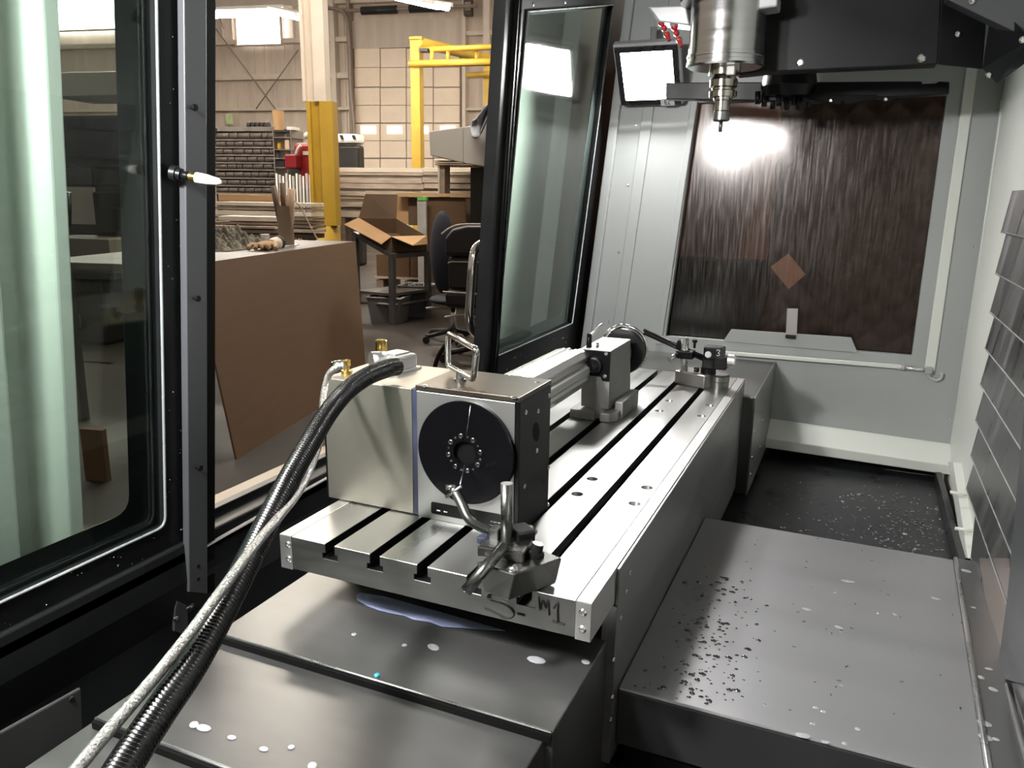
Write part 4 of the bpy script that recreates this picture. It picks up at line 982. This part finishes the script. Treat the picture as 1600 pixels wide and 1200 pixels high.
for i, (x0, x1, y0, y1, m, lb) in enumerate(((433,441,222,233,'yellow','amber jar on upper board of the tool shelf'),(445,452,219,233,'wood_pale','pale wooden block on upper board of the tool shelf'),(429,434,224,233,'black_rubber','black tin on upper board of the tool shelf'),(428,444,248,261,'black_rubber','black case on lowest board of the tool shelf'),(430,438,235,247,'bin_grey','grey tin on middle board of the tool shelf'),(448,459,198,203,'white_plastic','white carton on top of the tool shelf'))):
    t = MB().lathe(sp_((x0+x1)/2, y1, 11.5), SZ, [(0,(x1-x0)/2*11.5/FPX),((y1-y0)*11.5/FPX*.8,(x1-x0)/2*11.5/FPX),((y1-y0)*11.5/FPX,(x1-x0)/2*11.5/FPX*.7)], 12) if i in (0, 2, 4) else sbox(x0, y0, x1, y1, 11.42, .2)
    o = obj(('jar','block','tin','case','tin','carton')[i], t, M[m], bevel=.005); tag(o, lb, ('jar','block','tin','case','tin','carton')[i])
# red machine
rd = sthing('red_drill_press', 'dark red shop machine partly hidden by the yellow column', 'machine', 470, 290, 10.8)
obj('tall_housing', sbox(467, 226, 492, 293, 10.8, .5, floor=False), M['red'], rd, .02)
obj('front_box', sbox(444, 241, 462, 263, 10.6, .4), M['red'], rd, .02)
obj('top_hood', sbox(458, 223, 482, 244, 10.9, .4), M['red'], rd, .05)
obj('hood_trim', MB().tube(smooth_path([sp_(x, y, 10.75) for x, y in ((463,241),(465,234),(470,227))], 4), .022, 8), M['girt'], rd)
obj('lamp_head', MB().sphere(sp_(480, 212, 10.7), .05), M['white_plastic'], rd)
obj('label', sbox(473, 236, 483, 242, 10.78, .01), M['girt'], rd)
obj('pedestal', sbox(452, 262, 490, 330, 11.0, .4, floor=True), M['rack_dark'], rd)
for k in range(11):
    x = 432+k*5.2; o = obj('metal_bar', MB().cyl(sp_(x, 271+(k % 3)*2, 10.45), V((sp_(x+(k % 2), 306, 10.45).x, sp_(x+(k % 2), 306, 10.45).y, FZ)), 0.013+.005*(k % 2), seg=8), M['strip_grey'] if k % 2 else M['white_plastic']); tag(o, ORD[k]+' upright metal bar from the left before the red machine', 'bar', 'bar offcuts by the red machine')
# black machine with white lid
bk = sthing('tarped_machine', 'black covered machine with a bright white vented lid', 'machine', 541, 275, 15)
obj('cover', sbox(517, 226, 560, 282, 15, .35, floor=True), M['black_rubber'], bk, .06)
obj('lid', sbox(516, 209, 558, 224, 14.95, .4), M['white_plastic'], bk, .05)
for x in (517, 530, 549): obj('vent', MB().prism([sp_(x, 211, 14.93), sp_(x+5, 211, 14.93), sp_(x+7, 218, 14.93), sp_(x+3, 218, 14.93)], SV*.03), M['black_rubber'], bk)
# grey wedge-shaped machine hood with cloth
gm = sthing('grey_machine_hood', 'grey wedge-shaped machine hood beside the open right door', 'machine', 730, 240, 8.5)
obj('hood', MB().prism([sp_(x, y, 8.5) for x, y in ((670,205),(724,198),(724,255),(672,243))], SV*.8), M['machine_grey'], gm, .01)
obj('hood_side', MB().prism([sp_(x, y, 8.48) for x, y in ((724,198),(800,188),(800,268),(724,255))], SV*.8), M['machine_grey'], gm, .01)
obj('stand', sbox(735, 262, 800, 400, 8.9, .4, floor=True), M['machine_dark'], gm)
ct = MB(); cw_ = sp_(762, 172, 8.4); kk = 8.4/FPX
def cloth_fn(u, v):
    x = 737+u*60; ytop = 188-38*math.sin(min(1, u*1.1)*1.55)+3*math.sin(u*11)
    y = ytop+v*(26+10*math.sin(u*7)); return sp_(x, y, 8.25+.45*math.sin(v*1.5)*(1-v)+.06*math.sin(u*15+v*4))
ct.grid(cloth_fn, 28, 10); o = obj('grey_cloth', ct, M['cloth_grey']); tag(o, 'blue-grey cloth heaped on the grey machine hood', 'cloth')
so = o.modifiers.new('thickness', 'SOLIDIFY'); so.thickness = .02
# lumber and sheet stacks
def stack(name, label, x0, x1, layers, v, depth, group=None, cat='lumber stack'):
    t = sthing(name, label, cat, (x0+x1)/2, layers[-1][1], v, group)
    for i, (ya, yb, m) in enumerate(layers):
        j0, j1 = x0+random.uniform(-4, 4), x1+random.uniform(-3, 3)
        tl = random.uniform(-1.0, 1.0)
        n = max(1, int((x1-x0)/110))
        for k in range(n):
            a = j0+(j1-j0)*k/n; b = j0+(j1-j0)*(k+1)/n-.6
            obj('board', sbox(a, ya+tl*.3, b, yb-.8, v+random.uniform(-.03,.03), depth), M[m], t, .004)
    yb = layers[-1][1]
    if zat(yb, v, (x0+x1)/2) > FZ+.1:
        for fx in (.04, .5, .9): obj('support_block', sbox(x0+(x1-x0)*fx, yb-.8, x0+(x1-x0)*fx+8, yb+20, v+.04, min(.25, depth*.7), floor=True), M['board_dark'], t)
    return t
lay = []; y = 262
ms = ['board_pale','board','board_dark','board','board','board_dark','board','board_pale','board_dark','board','board_dark','board']
hs_ = [8, 5, 3, 9, 9, 3, 8, 5, 4, 9, 4, 12]
for m, h_ in zip(ms, hs_): lay.append((y, y+h_, m)); y += h_
stack('lumber_stack', 'long weathered lumber stack behind the open cardboard box', 520, 800, lay, 11.2, 1.0)
ss_ = stack('sheet_stack', 'flat pale sheet stack on a low trolley under the grey hood', 682, 800, [(248,252,'board_pale'),(252.5,256,'board'),(256.5,259,'board_dark')], 10.25, .8)
for q_x in (684, 760): obj('trolley_leg', sbox(q_x, 259, q_x+3, 300, 10.27, .06, floor=True), M['strip_grey'], ss_)
stack('pale_boards', 'bright pale boards on top of a stack behind the bench', 337, 488, [(316,323,'board_pale'),(324,329,'board'),(330,338,'board_pale'),(339,343,'board_dark'),(344,350,'board'),(351,356,'board_dark'),(357,363,'board'),(364,372,'board_dark')], 8.3, .32, None)
stack('ribbed_stack', 'dark ribbed slat stack left behind the bench', 337, 432, [(338,346,'board_pale'),(347,352,'board_dark'),(353,358,'board'),(359,365,'board_dark'),(366,374,'board')], 7.4, .3)
stack('carton_stack', 'long flat brown cartons lying behind the pale boards', 345, 440, [(304,315.5,'cardboard_light')], 9.2, .25, None, 'carton')
o = obj('pallet_crate', sbox(738, 325, 800, 352, 9.6, .4, floor=True), M['board_dark'], bevel=.01); tag(o, 'slatted pallet crate right of the brown cartons', 'crate')

# bench with a big cardboard sheet leaning on it
TL, TR = at(303, 413, Z=1.165), at(555, 377, Z=1.165)
BL = at(370, 718, Z=FZ); bd = (TR-TL); BR = BL+bd*.80
cs = obj('cardboard_sheet', MB().prism([TL, TR, BR, BL], (bd.cross(SZ)).normalized()*-.012), M['cardboard']); tag(cs, 'large brown cardboard sheet leaning against the bench', 'cardboard')
bn = thing('work_bench', 'grey topped work bench behind the leaning cardboard sheet', 'bench', ((TL+TR)/2).xy.to_3d()+SZ*FZ)
bu = bd.normalized(); bvv = SZ.cross(bu).normalized()
if bvv.dot(_f) < 0: bvv = -bvv
c0 = (TL+TR)/2+bvv*(.02+.5)
obj('top', MB().obox(c0-SZ*.025, bd/2*1.05, bvv*.5, SZ*.02), M['desk_grey'], bn, .004)
for a in (-.9, .9):
    for b in (-.42, .42):
        q2 = c0+bd/2*a+bvv*b; obj('leg', MB().box((q2.x-.03,q2.y-.03,FZ),(q2.x+.03,q2.y+.03,1.12)), M['table_steel'], bn)
zt_ = 1.161
tb = thing('card_tube', 'brown cardboard tube holding sticks on the bench', 'tube', at(470, 386, Z=zt_))
p = at(470, 384, Z=zt_)+bvv*.12; ht = .30
kpx = (p-CAM).dot(_f)/FPX
ht = 60*kpx; rt = 12*kpx
obj('wall', MB().lathe(p, SZ, [(0,rt),(ht,rt),(ht,rt*.9),(ht*.8,rt*.88)], 20), M['tube_card'], tb)
for k, (x0, y0, m, lb, r) in enumerate(((452,292,'wood_dark','dark square stick in the cardboard tube',.4),(466,288,'wood_dark','brown round stick in the middle of the cardboard tube',.35),(481,297,'wood_pale','pale wooden stick in the cardboard tube',.5))):
    top_ = p+(sp_(x0,y0,5)-sp_(470,324,5))*( (p-CAM).dot(SV)/5)+SZ*ht
    o = obj('stick', MB().tube([p+SZ*ht*.15+SU*rt*(k-1)*.35, top_], rt*r, 6 if k else 4), M[m]); tag(o, lb, 'stick', 'sticks in the cardboard tube')
wr_ = [p+(sp_(x,y,5)-sp_(470,324,5))*((p-CAM).dot(SV)/5)+SZ*ht for x, y in ((473,324),(478,318),(486,317),(495,326),(505,345),(514,363),(522,377))]
o = obj('bent_wire', MB().tube(smooth_path(wr_, 4), rt*.09, 6), M['wood_pale']); tag(o, 'thin pale bent rod arching from tube to the bench end', 'rod')
# camouflage cloth, glove and papers on the bench
pc = at(400, 388, Z=zt_)+bvv*.25
def heap(u, v):
    x = (u-.5)*1.05; y = (v-.5)*.5
    h_ = .085*math.exp(-((x-.12)**2/.04+y*y/.03))+.03*math.exp(-((x+.25)**2/.05+y*y/.03))+.020*math.sin(x*40+y*17)*math.cos(y*38-x*9)+.014*math.sin(x*75-y*60)
    e = min(1, 8*min(u, 1-u))*min(1, 8*min(v, 1-v))
    return pc+bu*x*.78+bvv*y*1.0+SZ*max(.003, h_*e*1.5+.004)
o = obj('camo_jacket', MB().grid(heap, 80, 44), M['camo']); tag(o, 'crumpled camouflage jacket lying on the bench', 'jacket')
gl = thing('work_glove', 'tan leather work glove with dark cuff on bench edge', 'glove', at(430, 392, Z=zt_))
g0 = at(428, 390, Z=zt_)+bvv*.05
obj('palm', MB().sphere(g0+SZ*.03, .075, (1.2,.9,.45), 14), M['glove_tan'], gl)
for k in range(4): obj('finger', MB().tube(smooth_path([g0-bu*.05+bvv*(.05-.03*k)+SZ*.03, g0-bu*(.13+.01*k)+bvv*(.06-.045*k)+SZ*.04, g0-bu*(.19-.01*k)+bvv*(.05-.05*k)+SZ*.015], 4), .016, 8), M['glove_tan'], gl)
obj('thumb', MB().tube(smooth_path([g0+bvv*-.05+SZ*.03, g0-bu*.06-bvv*.10+SZ*.035, g0-bu*.12-bvv*.12+SZ*.015], 4), .017, 8), M['glove_tan'], gl)
obj('cuff', MB().lathe(g0+bu*.06+SZ*.035, bu, [(0,.035),(.05,.048),(.09,.05),(.09,.04)], 14), M['board_pale'], gl)
obj('cuff_band', MB().lathe(g0+bu*.15+SZ*.04, bu, [(0,.05),(.045,.052)], 14), M['black_rubber'], gl)
o = obj('paper_sheet', MB().obox(at(447, 384, Z=zt_+.003)+bvv*.08, bu*.16, bvv*.12, SZ*.002), M['paper']); tag(o, 'white paper sheet on the bench beside the cardboard tube', 'paper')
o = obj('white_cup', MB().lathe(at(456, 385, Z=zt_)+bvv*.22, SZ, [(0,.03),(.09,.035),(.09,.03)], 14), M['white_plastic']); tag(o, 'white cup behind the cardboard tube on the bench', 'cup')

# steel table with an open carton
tz = .96
A_, B_, C_ = dp(612, 397, 8.6), dp(552, 362, 8.8), dp(670, 393, 9.1)
D_ = B_+(C_-A_)
tt = thing('steel_table', 'dark steel table with lower shelf under the open carton', 'table', ((A_+D_)/2).xy.to_3d()+SZ*FZ)
obj('top', MB().prism([A_, C_, D_, B_], (0,0,-.05)), M['table_steel'], tt)
for q2 in (A_, B_, C_, D_): 
    ci = q2+((A_+D_)/2-q2)*.04; obj('leg', MB().box((ci.x-.03,ci.y-.03,FZ),(ci.x+.03,ci.y+.03,q2.z-.05)), M['table_steel'], tt)
ls = [q2.xy.to_3d()+SZ*(FZ+.32) for q2 in (A_, C_, D_, B_)]
obj('lower_shelf', MB().prism(ls, (0,0,.03)), M['table_steel'], tt)
for a, b in ((0,1),(0,3)): obj('brace', MB().tube([ls[a]-SZ*.1, ls[b]-SZ*.1], .02, 6), M['table_steel'], tt)
oc = thing('open_carton', 'open brown carton with flaps spread on the steel table', 'carton', (A_+D_)/2+SZ*0)
cz = tz+.002; hgt = .17
e_a, e_b = (C_-A_), (B_-A_)
q0 = A_+e_a*.05+e_b*.05+SZ*.002; q1 = A_+e_a*.98+e_b*.03+SZ*.002; q2 = A_+e_a*.98+e_b*.85+SZ*.002; q3 = A_+e_a*.05+e_b*.9+SZ*.002
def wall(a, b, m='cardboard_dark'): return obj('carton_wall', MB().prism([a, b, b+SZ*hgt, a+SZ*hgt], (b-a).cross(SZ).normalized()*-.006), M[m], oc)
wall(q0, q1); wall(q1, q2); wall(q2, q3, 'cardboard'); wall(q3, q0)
obj('carton_floor', MB().prism([q0, q1, q2, q3], (0,0,.006)), M['cardboard_dark'], oc)
up = SZ*hgt
def flap(a, b, px0, px1, vv, m): 
    obj('flap', MB().prism([a+up, b+up, px1, px0], (0,0,.006)), M[m], oc)
dd = lambda x, y, pt: dp(x, y, (pt-CAM).dot(_f))
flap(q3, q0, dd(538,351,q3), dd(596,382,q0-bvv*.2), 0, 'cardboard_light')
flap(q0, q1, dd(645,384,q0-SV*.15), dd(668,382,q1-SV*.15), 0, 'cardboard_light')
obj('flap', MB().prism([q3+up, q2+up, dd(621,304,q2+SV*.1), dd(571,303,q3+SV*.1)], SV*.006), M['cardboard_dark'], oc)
# tall boxes behind and below the table
fv = lambda x, y: (at(x, y, Z=FZ)-CAM).dot(SV)
pal = sthing('low_pallet', 'low wooden pallet carrying the shipping carton behind the table', 'pallet', 628, 436, 10.4)
ztop = zat(433, 10.4, 628)
for k in range(3): obj('runner', MB().hexa([S(ucoord(588,433,10.4)+.42*k,10.4,FZ) + d_ for d_ in (V((0,0,0)), SU*.1, SU*.1+SV*.7, SV*.7)], [S(ucoord(588,433,10.4)+.42*k,10.4,ztop-.05) + d_ for d_ in (V((0,0,0)), SU*.1, SU*.1+SV*.7, SV*.7)]), M['board_dark'], pal)
obj('deck', sbox(584, 433, 662, 436, 10.4, .7), M['board'], pal)
for k, (xa, xb) in enumerate(((588, 640), (641, 660))):
    o = obj('shipping_carton', sbox(xa, 398, xb, 432.6, 10.42, .5), M['cardboard'], bevel=.006); tag(o, ('wide brown shipping carton on the low pallet', 'narrow brown shipping carton on the low pallet')[k], 'carton')
bc = sthing('tall_carton', 'big brown carton behind the chairs with folded lid', 'carton', 690, 350, 9.7)
obj('body', sbox(664, 308, 728, 420, 9.7, .4, floor=True), M['cardboard'], bc, .004)
obj('lid_flap', sbox(620, 302, 731, 307, 9.66, .45), M['cardboard_light'], bc)
obj('inner_wall', sbox(617, 308, 640, 350, 9.8, .2), M['cardboard_light'], bc)
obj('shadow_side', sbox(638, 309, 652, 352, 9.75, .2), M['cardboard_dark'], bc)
ps = sthing('padded_post', 'grey post with green tape in front of the big carton', 'post', 659, 355, 9.58)
obj('shaft', sbox(652, 313, 666, 356, 9.56, .05, floor=True), M['strip_grey'], ps)
obj('tape', sbox(652, 307.5, 666, 313, 9.55, .07), M['tape_green'], ps)
# bins
def bin_(label, x0, y0, x1, y1, v):
    t = sthing('parts_bin', label, 'bin', (x0+x1)/2, y1, v, 'bins under the steel table')
    a, b = ucoord(x0, y1, v), ucoord(x1, y1, v); v = fv((x0+x1)/2, y1); a, b = ucoord(x0, y1, v), ucoord(x1, y1, v); zt = zat(y0, v, (x0+x1)/2); zb = FZ; th = .36
    lo = [S(a+.04,v+.02,zb), S(b-.04,v+.02,zb), S(b-.04,v+th-.02,zb), S(a+.04,v+th-.02,zb)]
    hi = [S(a,v,zt), S(b,v,zt), S(b,v+th,zt), S(a,v+th,zt)]
    hi2 = [S(a+.02,v+.02,zt), S(b-.02,v+.02,zt), S(b-.02,v+th-.02,zt), S(a+.02,v+th-.02,zt)]; lo2 = [q+SZ*.02 for q in lo]
    mb = MB(); mb.add(lo+hi+hi2+lo2, [(3,2,1,0)]+[(i, (i+1)%4, 4+(i+1)%4, 4+i) for i in range(4)]+[(4+i, 4+(i+1)%4, 8+(i+1)%4, 8+i) for i in range(4)]+[(8+i, 8+(i+1)%4, 12+(i+1)%4, 12+i) for i in range(4)]+[(12,13,14,15)])
    obj('tub', mb, M['bin_grey'], t)
    obj('rim', MB().tube(hi, .012, 6, closed=True), M['strip_grey'], t)
    sc2 = MB()
    for k in range(26): 
        c = S(random.uniform(a+.06,b-.06), v+random.uniform(.06,th-.06), zt-random.uniform(.0,.06)); dv = V((random.uniform(-1,1),random.uniform(-1,1),random.uniform(-.4,.4))).normalized()*.05
        sc2.tube([c-dv, c+dv], .012, 5)
    s_ = obj('scrap_pieces', sc2, M['strip_grey'], t); s_['kind'] = 'stuff'
bin_('grey plastic tub of scrap on floor below the steel table', 574, 466, 626, 506, 6.9)
bin_('ribbed grey crate of parts behind the table legs', 622, 448, 668, 496, 7.5)

# office chairs
ch = sthing('office_chair', 'dark blue office chair with oval backrest beside the carton', 'chair', 690, 525, 7.4)
p = sp_(692, 395, 7.4); kk = 6.4/FPX
def oval(u, v):
    a = u*2*math.pi; r = v
    return p+SU*(22*kk*r*math.cos(a))+SZ*(64*kk*r*math.sin(a))+SV*(.05*(r*r))-SU*(.0)
obj('backrest', MB().sphere(p, 1, (.135,.08,.40), 24), M['chair_blue'], ch)
ps_ = sp_(708, 468, 7.45)
obj('seat', MB().sphere(ps_, 1, (.24,.24,.055), 20), M['chair_blue'], ch)
obj('back_strut', MB().tube(smooth_path([p+SV*.06-SZ*.15, p+SV*.07-SZ*.3, ps_-SZ*.06], 4), .022, 8), M['chair_black'], ch)
pf = V((ps_.x, ps_.y, FZ))
obj('gas_lift', MB().cyl(pf+SZ*.08, ps_-SZ*.04, .028, seg=12), M['chrome'], ch)
for k in range(5):
    a = R_(20+72*k); e = pf+V((math.cos(a), math.sin(a), 0))*.30+SZ*.07
    lg = obj('base_arm', MB().tube([pf+SZ*.11, e], .022, 8), M['chair_black'], ch)
    obj('caster', MB().cyl(e+V((0,-.012,-.035)), e+V((0,.012,-.035)), .035, seg=14), M['chair_black'], lg)
obj('lever', MB().tube(smooth_path([ps_-SZ*.08, ps_-SZ*.09-SU*.18, ps_-SZ*.10-SU*.28], 4), .012, 8), M['strip_grey'], ch)
c2 = sthing('padded_armchair', 'black padded armchair with piped edges behind the pull handle', 'chair', 735, 480, 6.5)
bkp = [sp_(x, y, 6.4) for x, y in ((694,372),(706,358),(728,352),(770,352),(790,356),(790,400),(694,400))]
obj('backrest', MB().prism(bkp, SV*.22), M['chair_black'], c2, .03, 3)
obj('piping', MB().tube(smooth_path([sp_(x, y, 6.38) for x, y in ((690,366),(704,356),(722,351),(760,351),(785,354))], 4), .009, 8), M['strip_grey'], c2)
obj('lower_back', sbox(700, 402, 790, 455, 6.45, .2), M['chair_black'], c2, .03)
obj('piping', MB().tube([sp_(700,411,6.43), sp_(706,409,6.43), sp_(790,410,6.43)], .007, 8), M['strip_grey'], c2)
obj('seat', sbox(694, 456, 790, 484, 6.35, .55), M['chair_black'], c2, .04)
obj('piping', MB().tube([sp_(692,456,6.33), sp_(790,462,6.33)], .007, 8), M['strip_grey'], c2)
sc3 = sp_(752, 480, 6.6); pf3 = V((sc3.x, sc3.y, FZ))
obj('gas_lift', MB().cyl(pf3+SZ*.08, V((sc3.x, sc3.y, zat(484, 6.5, 745))), .03, seg=12), M['chair_black'], c2)
for k in range(5):
    a = R_(-5+72*k); e = pf3+(SU*math.cos(a)+SV*math.sin(a))*.34+SZ*.08
    lg = obj('base_arm', MB().tube([pf3+SZ*.13, e], .026, 8), M['chair_black'], c2)
    obj('caster', MB().cyl(e+V((0,-.014,-.042)), e+V((0,.014,-.042)), .038, seg=14), M['chair_black'], lg)
obj('lever', MB().tube(smooth_path([sp_(748,497,6.45), sp_(725,492,6.4), sp_(695,496,6.4)], 4), .012, 8), M['strip_grey'], c2)
o = obj('floor_cable', MB().tube(smooth_path([sp_(x, y, 5.0) for x, y in ((676,590),(682,565),(692,545),(706,532),(722,527))], 5), .016, 8), M['hose_black']); tag(o, 'black cable curving up behind the rotary head beyond the sill', 'cable')

# things dimly seen through the left door glass
dk = sthing('dark_cabinet', 'tall black cabinet row standing behind the milling machine', 'cabinet', 140, 450, 8.6)
for x0, x1 in ((20, 92), (94, 166), (168, 240)):
    b_ = obj('cabinet_body', sbox(x0, 262, x1, 700, 8.6, .6, floor=True), M['machine_dark'], dk, .01)
    obj('door_grip', sbox(x1-12, 400, x1-8, 430, 8.57, .03), M['strip_grey'], b_)
lm = sthing('milling_machine', 'old dark milling machine seen through the left door glass', 'machine', 140, 450, 6.3)
obj('table_slab', sbox(60, 372, 172, 424, 6.2, .5), M['machine_beige'], lm, .01)
obj('table_edge', sbox(55, 424, 180, 436, 6.15, .6), M['machine_dark'], lm, .01)
obj('column', sbox(160, 300, 210, 620, 6.6, .5, floor=True), M['machine_dark'], lm, .02)
obj('knee', sbox(88, 436, 165, 600, 6.3, .5, floor=True), M['machine_dark'], lm, .03)
obj('head', sbox(88, 180, 205, 262, 6.4, .6), M['machine_dark'], lm, .03)
obj('head_band', sbox(70, 112, 200, 150, 6.45, .6), M['machine_grey'], lm, .01)
obj('quill', MB().cyl(sp_(106,300,6.25), sp_(106,352,6.25), .03, seg=14), M['tool_dark'], lm)
obj('splash_panel', sbox(84, 292, 148, 350, 6.7, .03), M['machine_grey'], lm)
obj('round_cover', MB().lathe(sp_(110, 500, 6.2), -SV, [(0,.12),(.04,.12),(.06,.09)], 24), M['machine_beige'], lm)
o = obj('lower_panel', sbox(100, 590, 180, 670, 5.6, .05, floor=False, z0=FZ), M['machine_beige'], bevel=.004); tag(o, 'beige cabinet side low behind the left door glass', 'cabinet')
o = obj('leaning_board', sbox(132, 672, 166, 800, 3.2, .03, floor=True), M['cardboard']); tag(o, 'brown board leaning low behind the left door glass', 'board')
